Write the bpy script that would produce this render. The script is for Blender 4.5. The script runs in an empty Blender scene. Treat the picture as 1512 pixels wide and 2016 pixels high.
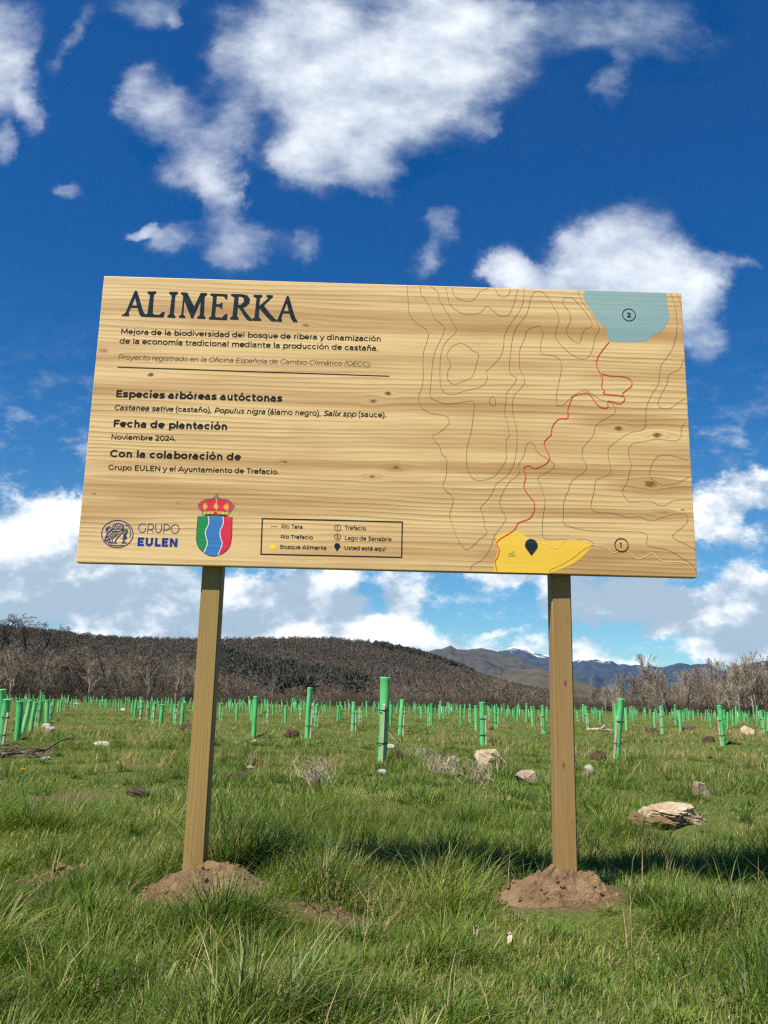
import bpy, bmesh, math, random
import numpy as np
from mathutils import Vector, Matrix
from mathutils.geometry import tessellate_polygon

random.seed(7)
RNG = np.random.default_rng(11)
sc = bpy.context.scene
COL = sc.collection

# ------------------------------------------------------------------ camera
PW, PH, FOC = 1512.0, 2016.0, 1700.0      # photograph size, focal length in its pixels
BZ = 1.26                                  # height of the board's lower edge above the ground
BW, BH, BT = 2.44, 1.216, 0.04             # board width, height, thickness


def nrm(v):
    return v / np.linalg.norm(v)


AX = nrm(np.array([0.99953968, -0.02559017, 0.01629644]))     # world X, Z and Y seen from the camera (right, up, forward)
AZ = np.array([0.02048948, 0.97688087, 0.21280026])
AZ = nrm(AZ - AX * (AZ @ AX))
AY = np.cross(AX, AZ)
TBL = np.array([-1.20231876, -0.19609482, 3.36728482])
CAM = np.array([-BW / 2 - TBL @ AX, -TBL @ AY, BZ - TBL @ AZ])
M3 = np.array([[AX[0], AX[1], -AX[2]], [AY[0], AY[1], -AY[2]], [AZ[0], AZ[1], -AZ[2]]])
cam_data = bpy.data.cameras.new('camera')
cam = bpy.data.objects.new('camera', cam_data)
COL.objects.link(cam)
mw = Matrix([list(M3[i]) + [CAM[i]] for i in range(3)] + [[0, 0, 0, 1]])
cam.matrix_world = mw
cam_data.sensor_fit = 'HORIZONTAL'
cam_data.sensor_width = 36.0
cam_data.lens = 36.0 * FOC / PW
cam_data.clip_start = 0.05
cam_data.clip_end = 60000.0
sc.camera = cam
sc.render.resolution_x, sc.render.resolution_y = 768, 1024


def ray(px, py):
    """World direction seen at a pixel of the photograph."""
    d = np.array([(px - PW / 2) / FOC, -(py - PH / 2) / FOC, 1.0])
    return np.array([d @ AX, d @ AY, d @ AZ])


# ------------------------------------------------------------------ light and exposure
SUN_DIR = nrm(np.array([-0.45, -0.44, 1.0]))       # towards the sun
sun_data = bpy.data.lights.new('sun', 'SUN')
sun = bpy.data.objects.new('sun', sun_data)
COL.objects.link(sun)
sun_data.energy = 5.0
sun_data.angle = math.radians(0.53)
sun_data.color = (1.0, 0.94, 0.84)
sun.rotation_euler = Vector(SUN_DIR).to_track_quat('Z', 'Y').to_euler()
sun.location = (-3, -5, 12)
sc.view_settings.view_transform = 'Standard'
sc.view_settings.look = 'None'
sc.view_settings.gamma = 1.0
sc.view_settings.exposure = 0.80


# ------------------------------------------------------------------ node helpers
class NT:
    def __init__(self, tree):
        self.t = tree

    def n(self, kind, **kw):
        nd = self.t.nodes.new(kind)
        for k, v in kw.items():
            setattr(nd, k, v)
        return nd

    def link(self, a, b):
        self.t.links.new(a, b)

    def _set(self, sock, v):
        if isinstance(v, bpy.types.NodeSocket):
            self.link(v, sock)
        else:
            sock.default_value = v

    def math(self, op, a, b=None, c=None, clamp=False):
        nd = self.n('ShaderNodeMath', operation=op, use_clamp=clamp)
        for i, v in enumerate((a, b, c)):
            if v is not None:
                self._set(nd.inputs[i], v)
        return nd.outputs[0]

    def vmath(self, op, a, b=None, c=None):
        nd = self.n('ShaderNodeVectorMath', operation=op)
        for i, v in enumerate((a, b, c)):
            if v is not None:
                self._set(nd.inputs[i], v)
        return nd.outputs['Value'] if op in ('DOT_PRODUCT', 'LENGTH', 'DISTANCE') else nd.outputs[0]

    def mix(self, f, a, b, blend='MIX'):
        nd = self.n('ShaderNodeMix', data_type='RGBA', blend_type=blend)
        self._set(nd.inputs[0], f)
        self._set(nd.inputs[6], (*a, 1) if isinstance(a, tuple) and len(a) == 3 else a)
        self._set(nd.inputs[7], (*b, 1) if isinstance(b, tuple) and len(b) == 3 else b)
        return nd.outputs[2]

    def rng(self, v, a, b, c=0.0, d=1.0, smooth=True):
        nd = self.n('ShaderNodeMapRange', interpolation_type='SMOOTHSTEP' if smooth else 'LINEAR')
        self._set(nd.inputs[0], v)
        nd.inputs[1].default_value, nd.inputs[2].default_value = a, b
        nd.inputs[3].default_value, nd.inputs[4].default_value = c, d
        return nd.outputs[0]

    def noise(self, vec, scale, detail=4.0, rough=0.5, dist=0.0, color=False):
        nd = self.n('ShaderNodeTexNoise')
        if vec is not None:
            self.link(vec, nd.inputs['Vector'])
        nd.inputs['Scale'].default_value = scale
        nd.inputs['Detail'].default_value = detail
        nd.inputs['Roughness'].default_value = rough
        nd.inputs['Distortion'].default_value = dist
        return nd.outputs['Color'] if color else nd.outputs[0]

    def scale(self, vec, s):
        nd = self.n('ShaderNodeMapping')
        self.link(vec, nd.inputs[0])
        nd.inputs['Scale'].default_value = s
        return nd.outputs[0]


# ------------------------------------------------------------------ world: daylight sky with clouds
world = bpy.data.worlds.new('World')
sc.world = world
world.use_nodes = True
W = NT(world.node_tree)
world.node_tree.nodes.clear()
w_out = W.n('ShaderNodeOutputWorld')
w_bg = W.n('ShaderNodeBackground')
w_bg.inputs['Strength'].default_value = 0.066
W.link(w_bg.outputs[0], w_out.inputs['Surface'])
sky = W.n('ShaderNodeTexSky', sky_type='NISHITA')
sky.sun_disc = False
sky.sun_elevation = math.asin(SUN_DIR[2])
sky.sun_rotation = math.atan2(SUN_DIR[0], SUN_DIR[1])
sky.altitude = 900
sky.air_density = 1.0
sky.dust_density = 0.25
sky.ozone_density = 2.5
tc = W.n('ShaderNodeTexCoord').outputs['Generated']
sep = W.n('ShaderNodeSeparateXYZ')
W.link(tc, sep.inputs[0])
dy = W.math('MAXIMUM', W.math('ABSOLUTE', sep.outputs[1]), 0.12)
U = W.math('DIVIDE', sep.outputs[0], dy)
V = W.math('DIVIDE', W.math('MAXIMUM', sep.outputs[2], -0.05), dy)
pc = W.n('ShaderNodeCombineXYZ')
W.link(U, pc.inputs[0]); W.link(V, pc.inputs[1]); pc.inputs[2].default_value = 1.0
P0 = pc.outputs[0]
# clouds: where each stands in the sky (as seen over the board), its half-axes, turn, thickness, greyness of its base
CLOUDS = [
    (0, 120, 95, 150, 0, 1.0, .25), (55, 215, 40, 60, 20, .75, .2), (-5, 300, 32, 55, 0, .7, .3),
    (150, 70, 26, 90, -22, .42, .3), (290, 10, 100, 52, 0, .55, .6), (350, 45, 25, 30, 0, .45, .5),
    (265, 165, 40, 60, -30, .4, .3), (300, 215, 85, 75, 30, .75, .25), (395, 290, 110, 105, 30, 1.0, .12), (430, 395, 62, 80, 0, .9, .25),
    (480, 490, 75, 60, 10, .7, .35), (350, 475, 75, 40, 10, .62, .3), (275, 458, 42, 22, 8, .7, .15), (590, 485, 45, 42, 30, .42, .3), (135, 365, 40, 24, -10, .5, .3),
    (560, 75, 150, 140, 20, .9, .35), (720, 90, 290, 160, 15, .95, .45), (700, 240, 190, 130, 20, .95, .3), (900, 70, 180, 150, -20, .95, .28), (740, 330, 75, 70, 0, .85, .45), (600, 300, 80, 65, 30, .6, .4), (840, 200, 140, 110, -30, .8, .42),
    (1120, 40, 140, 70, 0, .5, .7), (1300, 50, 150, 110, -30, .62, .65), (1215, 160, 40, 75, 0, .45, .6), (950, 235, 40, 25, 20, .4, .5),
    (868, 435, 50, 55, 35, .55, .4), (830, 510, 42, 60, 0, .42, .45),
    (1265, 490, 110, 105, 0, 1.0, .15), (1160, 510, 85, 95, 0, .9, .25), (1220, 590, 200, 90, 0, .9, .35), (1000, 535, 66, 62, 0, .9, .15), (1080, 580, 120, 60, 0, .8, .3), (1350, 545, 85, 85, 20, .8, .35), (1390, 600, 70, 60, 0, .6, .4), (1440, 520, 60, 22, -10, .4, .4), (1390, 680, 55, 60, 0, .5, .5),
    (1450, 970, 120, 55, 8, .72, .6), (1390, 1020, 70, 40, 20, .6, .5), (1450, 1060, 120, 40, 0, .38, .6), (170, 990, 70, 20, 20, .4, .3),
    (40, 1050, 150, 80, 0, 1.0, .05), (120, 1060, 120, 90, 0, 1.0, .15), (190, 1130, 260, 75, 4, 1.0, .8), (90, 1190, 260, 60, 0, 1.0, .78), (420, 1200, 260, 75, 4, 1.0, .55), (330, 1150, 90, 40, 0, .8, .1), (580, 1150, 150, 60, 6, 1.0, .85), (640, 1190, 120, 40, 0, .85, .8), (500, 1240, 330, 40, 0, .95, .35), (660, 1135, 60, 30, 0, .85, .1),
    (790, 1150, 55, 60, 10, .85, .5), (805, 1195, 40, 30, 0, .7, .9),
    (1000, 1120, 150, 50, 6, .9, .6), (1110, 1190, 70, 40, 10, .8, .6), (1200, 1165, 140, 70, 8, 1.0, .9), (1320, 1205, 160, 48, 4, .95, .6), (1400, 1190, 90, 36, 0, .9, .5), (1480, 1165, 95, 62, -10, 1.0, .1), (1510, 1215, 90, 50, 0, 1.0, .8),
    (1430, 1262, 150, 48, -6, .95, .3), (1500, 1290, 160, 40, 0, .9, .4), (1265, 1250, 45, 22, 10, .6, .2),
    (800, 1262, 175, 52, 4, 1.0, 0.0), (650, 1262, 110, 34, 0, .95, .05), (900, 1292, 160, 34, 2, .9, .05), (1150, 1282, 70, 38, 0, .95, .1), (1240, 1306, 60, 24, 0, .8, .1), (988, 1244, 42, 14, 0, .55, .1), (1040, 1270, 50, 26, 0, .5, .1),
]


def cloud_axes(c):
    d0, dx, dyv = ray(c[0], c[1]), ray(c[0] + 1, c[1]), ray(c[0], c[1] - 1)
    q = lambda d: np.array([d[0] / d[1], d[2] / d[1]])
    o, ex, ey = q(d0), q(dx) - q(d0), q(dyv) - q(d0)
    Jm = np.linalg.inv(np.array([ex, ey]).T)
    a = math.radians(c[4])
    R = np.array([[math.cos(a), math.sin(a)], [-math.sin(a), math.cos(a)]])
    A = np.diag([1 / c[2], 1 / c[3]]) @ R @ Jm
    k = -A @ o
    return (A[0, 0], A[0, 1], k[0]), (A[1, 0], A[1, 1], k[1])


def cloud_field(P, with_grey):
    warp = W.noise(P, 7.0, 8.0, .66, color=True)
    wv = W.vmath('MULTIPLY', W.vmath('SUBTRACT', warp, (.5, .5, .5)), (.13, .10, 0.0))
    Pw = W.vmath('ADD', P, wv)
    acc, gacc = 0.0, 0.0
    for c in CLOUDS:
        a, b = cloud_axes(c)
        x = W.vmath('DOT_PRODUCT', Pw, a)
        y = W.vmath('DOT_PRODUCT', Pw, b)
        r2 = W.math('MULTIPLY_ADD', x, x, W.math('MULTIPLY', y, y))
        m = W.math('MAXIMUM', W.math('MULTIPLY_ADD', r2, -.62, 1.0), 0.0)
        m = W.math('MULTIPLY', W.math('MULTIPLY', m, m), c[5])
        if with_grey:
            gacc = W.math('MULTIPLY_ADD', m, c[6], gacc)
        acc = W.math('ADD', m, acc)
    # finer structure low over the horizon, softer overhead
    n1 = W.noise(W.scale(P, (1.0, 1.35, 1.0)), 6.0, 11.0, .60, 0.0)
    nz = W.math('SUBTRACT', n1, .5)
    soft = W.math('MINIMUM', acc, 1.2)
    dens = W.math('MULTIPLY_ADD', nz, 2.7, soft)
    gate = W.rng(acc, 0.0, .42)
    return W.math('MULTIPLY', dens, gate), acc, gacc, nz


dens, acc, gacc, nz = cloud_field(P0, True)
low = W.rng(V, .52, .22)
crisp = W.math('MULTIPLY', W.math('SUBTRACT', W.noise(W.scale(P0, (1.0, 1.7, 1.0)), 17.0, 9.0, .66), .5), W.math('MULTIPLY', low, 2.3))
dens = W.math('MULTIPLY', W.math('ADD', dens, crisp), W.math('MULTIPLY_ADD', low, 1.15, 1.0))
alpha = W.rng(dens, -.08, 1.75)
up2 = W.noise(W.scale(W.vmath('ADD', P0, (-.012, .03, 0.0)), (1.0, 1.35, 1.0)), 6.0, 8.0, .57, 0.0)
relief = W.math('SUBTRACT', n_rel := W.math('ADD', nz, .5), up2)       # lit from above: thinner towards the light is brighter
greyness = W.math('DIVIDE', gacc, W.math('MAXIMUM', acc, .05))
sh = W.math('ADD', greyness, W.math('MULTIPLY', relief, W.math('MULTIPLY_ADD', low, -4.2, -1.4)))
sh = W.math('SUBTRACT', sh, W.math('MULTIPLY', crisp, 1.0))
sh = W.math('ADD', sh, W.math('MULTIPLY', W.math('SUBTRACT', dens, .8), .08))
shade = W.rng(sh, -.15, 1.05)
WHITE, GREY = (10.2, 10.5, 10.9), (3.9, 5.0, 6.1)
ccol = W.mix(shade, WHITE, GREY)
hs = W.n('ShaderNodeHueSaturation')
hs.inputs['Saturation'].default_value = 1.22
hs.inputs['Value'].default_value = 1.0
W.link(sky.outputs[0], hs.inputs['Color'])
skytint = W.mix(W.rng(V, .05, .62), (.62, .92, 1.0), (.06, .645, 1.0))
skycol = W.mix(1.0, hs.outputs[0], skytint, 'MULTIPLY')
final = W.mix(W.math('MULTIPLY', alpha, .97), skycol, ccol)
W.link(final, w_bg.inputs['Color'])
world.cycles.sampling_method = 'MANUAL'
world.cycles.sample_map_resolution = 512
HAZE = 1.4e-5
sc.cycles.max_bounces = 6
sc.cycles.transparent_max_bounces = 6
sc.cycles.use_denoising = False
sc.cycles.filter_width = 1.35


# ------------------------------------------------------------------ mesh helpers
def mesh_np(name, V, F, mat=None, col=None, smooth=False, parent=None):
    """One mesh object from numpy arrays; F is a list of index arrays (N,3) or (N,4)."""
    me = bpy.data.meshes.new(name)
    if not isinstance(F, (list, tuple)):
        F = [F]
    F = [f for f in F if len(f)]
    V = np.asarray(V, np.float32)
    me.vertices.add(len(V))
    me.vertices.foreach_set('co', V.ravel())
    loops = np.concatenate([f.ravel() for f in F]).astype(np.int32)
    tot = np.concatenate([np.full(len(f), f.shape[1], np.int32) for f in F])
    start = np.concatenate([[0], np.cumsum(tot)[:-1]]).astype(np.int32)
    me.loops.add(len(loops))
    me.loops.foreach_set('vertex_index', loops)
    me.polygons.add(len(tot))
    me.polygons.foreach_set('loop_start', start)
    me.polygons.foreach_set('use_smooth', np.full(len(tot), smooth, bool))
    if col is not None:
        a = me.color_attributes.new('Col', 'FLOAT_COLOR', 'POINT')
        c = np.ones((len(V), 4), np.float32)
        c[:, :3] = col
        a.data.foreach_set('color', c.ravel())
    me.update(calc_edges=True)
    if mat:
        me.materials.append(mat)
    return link(me, name, parent)


def link(me, name, parent=None):
    o = bpy.data.objects.new(name, me)
    COL.objects.link(o)
    o.parent = parent
    return o


def tag(o, label=None, cat=None, group=None, kind=None):
    if label: o['label'] = label
    if cat: o['category'] = cat
    if group: o['group'] = group
    if kind: o['kind'] = kind
    return o


def empty(name, loc, label, cat, group=None, rz=0.0):
    o = bpy.data.objects.new(name, None)
    COL.objects.link(o)
    o.location = loc
    o.rotation_euler = (0, 0, rz)
    o.empty_display_size = 0.1
    return tag(o, label, cat, group)


class MB:
    """Collects shapes and links them as one mesh object."""
    def __init__(self):
        self.v, self.f = [], []

    def add(self, V, F):
        b = len(self.v)
        self.v += [tuple(map(float, p)) for p in V]
        self.f += [tuple(int(i) + b for i in q) for q in F]

    def box(self, x0, x1, y0, y1, z0, z1):
        self.add([(x, y, z) for x in (x0, x1) for y in (y0, y1) for z in (z0, z1)],
                 [(0, 1, 3, 2), (4, 6, 7, 5), (0, 4, 5, 1), (2, 3, 7, 6), (0, 2, 6, 4), (1, 5, 7, 3)])

    def tube(self, pts, rad, n=6, cap=True):
        pts = [np.array(p, float) for p in pts]
        if not hasattr(rad, '__len__'):
            rad = [rad] * len(pts)
        b = len(self.v)
        for i, p in enumerate(pts):
            t = nrm(pts[min(i + 1, len(pts) - 1)] - pts[max(i - 1, 0)])
            a = nrm(np.cross(t, (0.31, 0.93, 0.17) if abs(t[2]) > .8 else (0, 0, 1)))
            c = np.cross(t, a)
            for k in range(n):
                w = 2 * math.pi * k / n
                self.v.append(tuple(p + rad[i] * (a * math.cos(w) + c * math.sin(w))))
        for i in range(len(pts) - 1):
            for k in range(n):
                k2 = (k + 1) % n
                self.f.append((b + i * n + k, b + i * n + k2, b + (i + 1) * n + k2, b + (i + 1) * n + k))
        if cap:
            self.f.append(tuple(b + k for k in range(n))[::-1])
            self.f.append(tuple(b + (len(pts) - 1) * n + k for k in range(n)))

    def build(self, name, mat, parent=None, smooth=False):
        me = bpy.data.meshes.new(name)
        me.from_pydata(self.v, [], self.f)
        if smooth:
            me.polygons.foreach_set('use_smooth', [True] * len(me.polygons))
        me.update()
        if mat: me.materials.append(mat)
        return link(me, name, parent)


# ------------------------------------------------------------------ numpy value noise
_T = np.random.default_rng(5).random((256, 256))


def vnoise(x, y, seed=0):
    x = np.asarray(x, float) + seed * 17.31
    y = np.asarray(y, float) + seed * 9.77
    xi, yi = np.floor(x).astype(int), np.floor(y).astype(int)
    fx, fy = x - xi, y - yi
    fx, fy = fx * fx * (3 - 2 * fx), fy * fy * (3 - 2 * fy)
    g = lambda i, j: _T[i & 255, j & 255]
    return (g(xi, yi) * (1 - fx) + g(xi + 1, yi) * fx) * (1 - fy) + (g(xi, yi + 1) * (1 - fx) + g(xi + 1, yi + 1) * fx) * fy


def fbm(x, y, oct=4, seed=0, gain=.5):
    s, a, t = 0.0, 1.0, 0.0
    for k in range(oct):
        s = s + a * (vnoise(np.asarray(x) * 2 ** k, np.asarray(y) * 2 ** k, seed + k) - .5)
        t += a
        a *= gain
    return s / t


def sstep(a, b, x):
    t = np.clip((np.asarray(x, float) - a) / (b - a), 0, 1)
    return t * t * (3 - 2 * t)


# ------------------------------------------------------------------ the lie of the land
POST_X = (-0.696, 0.689)
MOUNDS = [(POST_X[0] + .02, .06), (POST_X[1] - .0, .06)]
BARE = [(-1.30, .02, .30, .13), (-.27, -.18, .30, .10), (-1.3, 1.9, .3, .14), (.02, 2.2, .25, .12), (-.95, 1.25, .3, .2), (-2.5, 3.4, .7, .3), (2.7, 1.55, .4, .2), (-.6, 2.3, .5, .25)]


def height(x, y):
    x, y = np.asarray(x, float), np.asarray(y, float)
    h = -.0047 * np.clip(y - 2, 0, 150)
    d = np.hypot(x, y + 3.2)
    near = 1 - sstep(20, 60, d)
    h = h + fbm(x * .22, y * .22, 3, 3) * .22 * sstep(3, 12, d) * (1 - sstep(60, 140, d) * .5)
    h = h + fbm(x * 1.1, y * 1.1, 4, 8) * .13 * near + fbm(x * 2.7, y * 2.7, 2, 9) * .07 * (1 - sstep(8, 22, d))
    h = h + .085 * np.exp(-((x + .55) ** 2 / .12 + (y - .42) ** 2 / .03)) + .07 * np.exp(-((x + 1.9) ** 2 + (y - 1.2) ** 2) / .5) + .05 * np.exp(-((x - 1.6) ** 2 + (y + .9) ** 2) / .4)
    h = h + .16 * np.exp(-((x - .75) ** 2 / .6 + (y - 3.2) ** 2 / .5)) + .1 * np.exp(-((x + .15) ** 2 / .2 + (y - 2.5) ** 2 / .2))
    return h


_raw = height
POST_FIX = [t - float(_raw(*m)) for m, t in zip(MOUNDS, (.035, .062))]


def height(x, y):
    h = _raw(x, y)
    for (mx, my), c in zip(MOUNDS, POST_FIX):
        h = h + c * np.exp(-((np.asarray(x) - mx) ** 2 + (np.asarray(y) - my) ** 2) / .30)
    return h


Z0 = [float(height(*m)) for m in MOUNDS]


def bare(x, y):
    """1 on bare earth, 0 under full grass."""
    b = np.zeros_like(np.asarray(x, float))
    wob = fbm(np.asarray(x) * 5, np.asarray(y) * 5, 3, 21) * .8
    for (mx, my) in MOUNDS:
        b = np.maximum(b, 1 - sstep(.20, .31, np.hypot(x - mx, (y - my) * 1.35) + wob * .12))
    for (bx, by, rx, ry) in BARE:
        b = np.maximum(b, .85 * (1 - sstep(.5, 1.15, np.hypot((x - bx) / rx, (y - by) / ry) + wob)))
    return b


def ground_at(px, py):
    """Where the sight line through a photo pixel meets the ground."""
    d = ray(px, py)
    t0, t = 1.2, 1.2
    while t < 400:
        p = CAM + d * t
        if p[2] < float(height(p[0], p[1])):
            break
        t0, t = t, t * 1.02
    for _ in range(24):
        m = .5 * (t0 + t)
        p = CAM + d * m
        if p[2] < float(height(p[0], p[1])): t = m
        else: t0 = m
    p = CAM + d * t
    return np.array([p[0], p[1], float(height(p[0], p[1]))])


# ------------------------------------------------------------------ materials
def mat(name, rough=.7, spec=.3):
    m = bpy.data.materials.new(name)
    m.use_nodes = True
    T = NT(m.node_tree)
    bs = m.node_tree.nodes['Principled BSDF']
    bs.inputs['Roughness'].default_value = rough
    bs.inputs['Specular IOR Level'].default_value = spec
    return m, T, bs


def objco(T):
    return T.n('ShaderNodeTexCoord').outputs['Object']


def noisy(name, c1, c2, scale, rough=.8, spec=.2, detail=6, lo=.35, hi=.65, bump=0.0, bscale=None, stretch=None, c3=None):
    m, T, bs = mat(name, rough, spec)
    co = objco(T)
    if stretch: co = T.scale(co, stretch)
    f = T.rng(T.noise(co, scale, detail, .6), lo, hi)
    c = T.mix(f, c1, c2)
    if c3:
        c = T.mix(T.rng(T.noise(co, scale * 3.7, 4, .6), .55, .72), c, c3)
    T.link(c, bs.inputs['Base Color'])
    if bump:
        bp = T.n('ShaderNodeBump')
        bp.inputs['Strength'].default_value = 1.0
        bp.inputs['Distance'].default_value = bump
        T.link(T.noise(co, bscale or scale * 4, 6, .65), bp.inputs['Height'])
        T.link(bp.outputs[0], bs.inputs['Normal'])
    return m


def leafy(name, gain=(1, 1, 1), trans=.3, rough=.5, spec=.35):
    """Blades and twigs: each carries its own tint."""
    m, T, bs = mat(name, rough, spec)
    at = T.n('ShaderNodeAttribute', attribute_name='Col')
    c = T.mix(1.0, at.outputs['Color'], gain, 'MULTIPLY')
    T.link(c, bs.inputs['Base Color'])
    if trans:
        tr = T.n('ShaderNodeBsdfTranslucent')
        T.link(T.mix(1.0, c, (1.25, 1.3, .6), 'MULTIPLY'), tr.inputs[0])
        mx = T.n('ShaderNodeMixShader')
        mx.inputs[0].default_value = trans
        out = m.node_tree.nodes['Material Output']
        T.link(bs.outputs[0], mx.inputs[1]); T.link(tr.outputs[0], mx.inputs[2])
        T.link(mx.outputs[0], out.inputs['Surface'])
    return m


M_GRASS = leafy('grass blades', trans=.36, rough=.45, spec=.26)
M_TWIG = leafy('bare twigs', trans=0, rough=.85, spec=.15)
M_SOIL = noisy('dug soil', (.18, .113, .061), (.28, .186, .104), 9, .98, .05, bump=.03, bscale=46, c3=(.26, .165, .092))
M_ROCK = noisy('tan fieldstone', (.30, .22, .14), (.46, .37, .26), 7, .9, .2, bump=.02, bscale=16, c3=(.2, .13, .08))
M_WHITE = noisy('pale quartz stone', (.27, .245, .205), (.44, .41, .36), 12, .8, .3, bump=.01, bscale=30)
M_DEAD = noisy('weathered dead wood', (.26, .2, .14), (.45, .38, .29), 14, .9, .2, bump=.006, bscale=60, stretch=(1, 1, .2))
M_BARKSTICK = noisy('dark fallen sticks', (.07, .05, .036), (.16, .12, .09), 12, .9, .2)
M_CLOD = noisy('dark clod', (.05, .034, .022), (.12, .08, .05), 12, .95, .1, bump=.02, bscale=30)

# ground sheet: turf over brown soil
m, T, bs = mat('turf', .95, .1)
co = objco(T)
big = T.noise(co, .35, 5, .6)
mid = T.noise(co, 3.0, 6, .65)
fine = T.noise(co, 42.0, 4, .7)
green = T.mix(T.rng(big, .35, .65), (.085, .125, .022), (.125, .150, .034))
green = T.mix(T.rng(fine, .4, .7), green, (.055, .066, .020))
brown = T.mix(T.rng(fine, .35, .7), (.10, .066, .036), (.19, .125, .068))
straw = T.mix(T.rng(mid, .56, .72), green, (.15, .115, .055))
at = T.n('ShaderNodeAttribute', attribute_name='Col')
T.link(T.mix(at.outputs['Fac'], straw, brown), bs.inputs['Base Color'])
bp = T.n('ShaderNodeBump'); bp.inputs['Distance'].default_value = .03
T.link(fine, bp.inputs['Height']); T.link(bp.outputs[0], bs.inputs['Normal'])
M_TURF = m

# ------------------------------------------------------------------ ground, hills, mountains
rr = np.concatenate([np.geomspace(.25, 60, 420), np.geomspace(62, 20000, 90)])
na = 560
aa = np.linspace(0, 2 * np.pi, na, endpoint=False)
R_, A_ = np.meshgrid(rr, aa, indexing='ij')
GX, GY = R_ * np.sin(A_), R_ * np.cos(A_) - 3.2
GV = np.stack([GX, GY, height(GX, GY)], -1).reshape(-1, 3)


def gridF(nr, nc, wrap):
    i, j = np.meshgrid(np.arange(nr - 1), np.arange(nc if wrap else nc - 1), indexing='ij')
    j2 = (j + 1) % nc
    return np.stack([i * nc + j, i * nc + j2, (i + 1) * nc + j2, (i + 1) * nc + j], -1).reshape(-1, 4)


gb = bare(GV[:, 0], GV[:, 1])
GF = gridF(len(rr), na, True)
c_i = len(GV)
GV = np.vstack([GV, [[0, -3.2, float(height(0, -3.2))]]])
fan = np.stack([np.full(na, c_i), (np.arange(na) + 1) % na, np.arange(na)], -1)
ground = mesh_np('ground', GV, [GF[:, ::-1], fan[:, ::-1]], M_TURF, np.repeat(np.append(gb, 0)[:, None], 3, 1), smooth=True)
tag(ground, 'grassy field floor running from the sign to the wood', None, None, 'structure')


def hy(px):
    return 1378 + .021 * (px - 756)


def ridge_land(name, prof, rfoot, rridge, rback, material, rough_amp, seed, na=260, nr=90, u0=-.75, u1=.95, foot_pow=1.3, fr=1.0, crest=0.0):
    """A range of high ground: a skyline given as (photo x, photo y) at the distance rridge, rising from rfoot."""
    us = np.linspace(u0, u1, na)
    pu = np.array([(p[0] - 756) / FOC for p in prof])
    ph = np.array([(hy(p[0]) - p[1]) / FOC * rridge for p in prof])
    H = np.interp(us, pu, ph)
    H = H + crest * fbm(us * 55, us * 0 + seed, 5, seed + 5, .6) * np.clip(H / (H.max() + 1e-6) * 1.5, 0, 1)
    ts = np.concatenate([np.linspace(0, 1, nr), np.linspace(1.03, 1.7, 14)])
    Vv = []
    for t in ts:
        if t <= 1:
            r = rfoot + (rridge - rfoot) * t
            prof_t = t ** foot_pow
        else:
            r = rridge + (rback - rridge) * (t - 1) / .7
            prof_t = 1 - ((t - 1) / .7) ** 1.4 * .98
        x, y = us * r, np.full(na, r - 3.2)
        w = 1 - abs(2 * fbm(us * 9 * fr, np.full(na, t * 3.2), 5, seed, .55)) * 2
        z = H * prof_t + rough_amp * (w - .6) * (np.sin(min(t, 1) * math.pi) ** .7 if t < 1 else .15) * np.clip(H / (H.max() + 1e-6), 0, 1)
        Vv.append(np.stack([x, y, z - 1.2 - 2.0 * (t == 0)], -1))
    Vv = np.array(Vv)
    o = mesh_np(name, Vv.reshape(-1, 3), gridF(len(ts), na, False)[:, ::-1], material, smooth=True)
    tag(o, None, None, None, 'structure')
    return o, Vv


HILL = [(-900, 1215), (-200, 1225), (0, 1240), (100, 1248), (200, 1258), (300, 1266), (450, 1268), (600, 1266), (700, 1266), (760, 1272), (800, 1281), (850, 1291), (900, 1306), (950, 1324), (1000, 1342), (1060, 1358), (1150, 1372), (1400, 1400), (2600, 1440)]
M_HILL = noisy('brown wooded hillside floor', (.055, .044, .031), (.09, .071, .05), .03, .95, .1, c3=(.035, .034, .02))
hill, HV = ridge_land('hill', HILL, 185, 640, 1100, M_HILL, 9, 31, na=220, nr=60)
hill['label'] = 'long low brown hill covered by leafless wood'


def rock_mat(name, c1, c2, c3, sc_, snow=None):
    m, T, bs = mat(name, .95, .1)
    co = objco(T)
    c = T.mix(T.rng(T.noise(co, sc_, 8, .65), .38, .62), c1, c2)
    c = T.mix(T.rng(T.noise(co, sc_ * 3.1, 6, .65), .52, .68), c, c3)
    if snow:
        sp = T.n('ShaderNodeSeparateXYZ'); T.link(co, sp.inputs[0])
        ax_ = T.math('MULTIPLY', T.math('ABSOLUTE', T.math('SUBTRACT', sp.outputs[0], 1900)), -.12)
        hz = T.math('MULTIPLY_ADD', T.math('SUBTRACT', T.noise(co, .011, 8, .8), .5), snow[1], T.math('ADD', sp.outputs[2], ax_))
        c = T.mix(T.rng(hz, snow[0], snow[0] + 30), c, (.78, .8, .84))
    T.link(c, bs.inputs['Base Color'])
    return m


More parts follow.
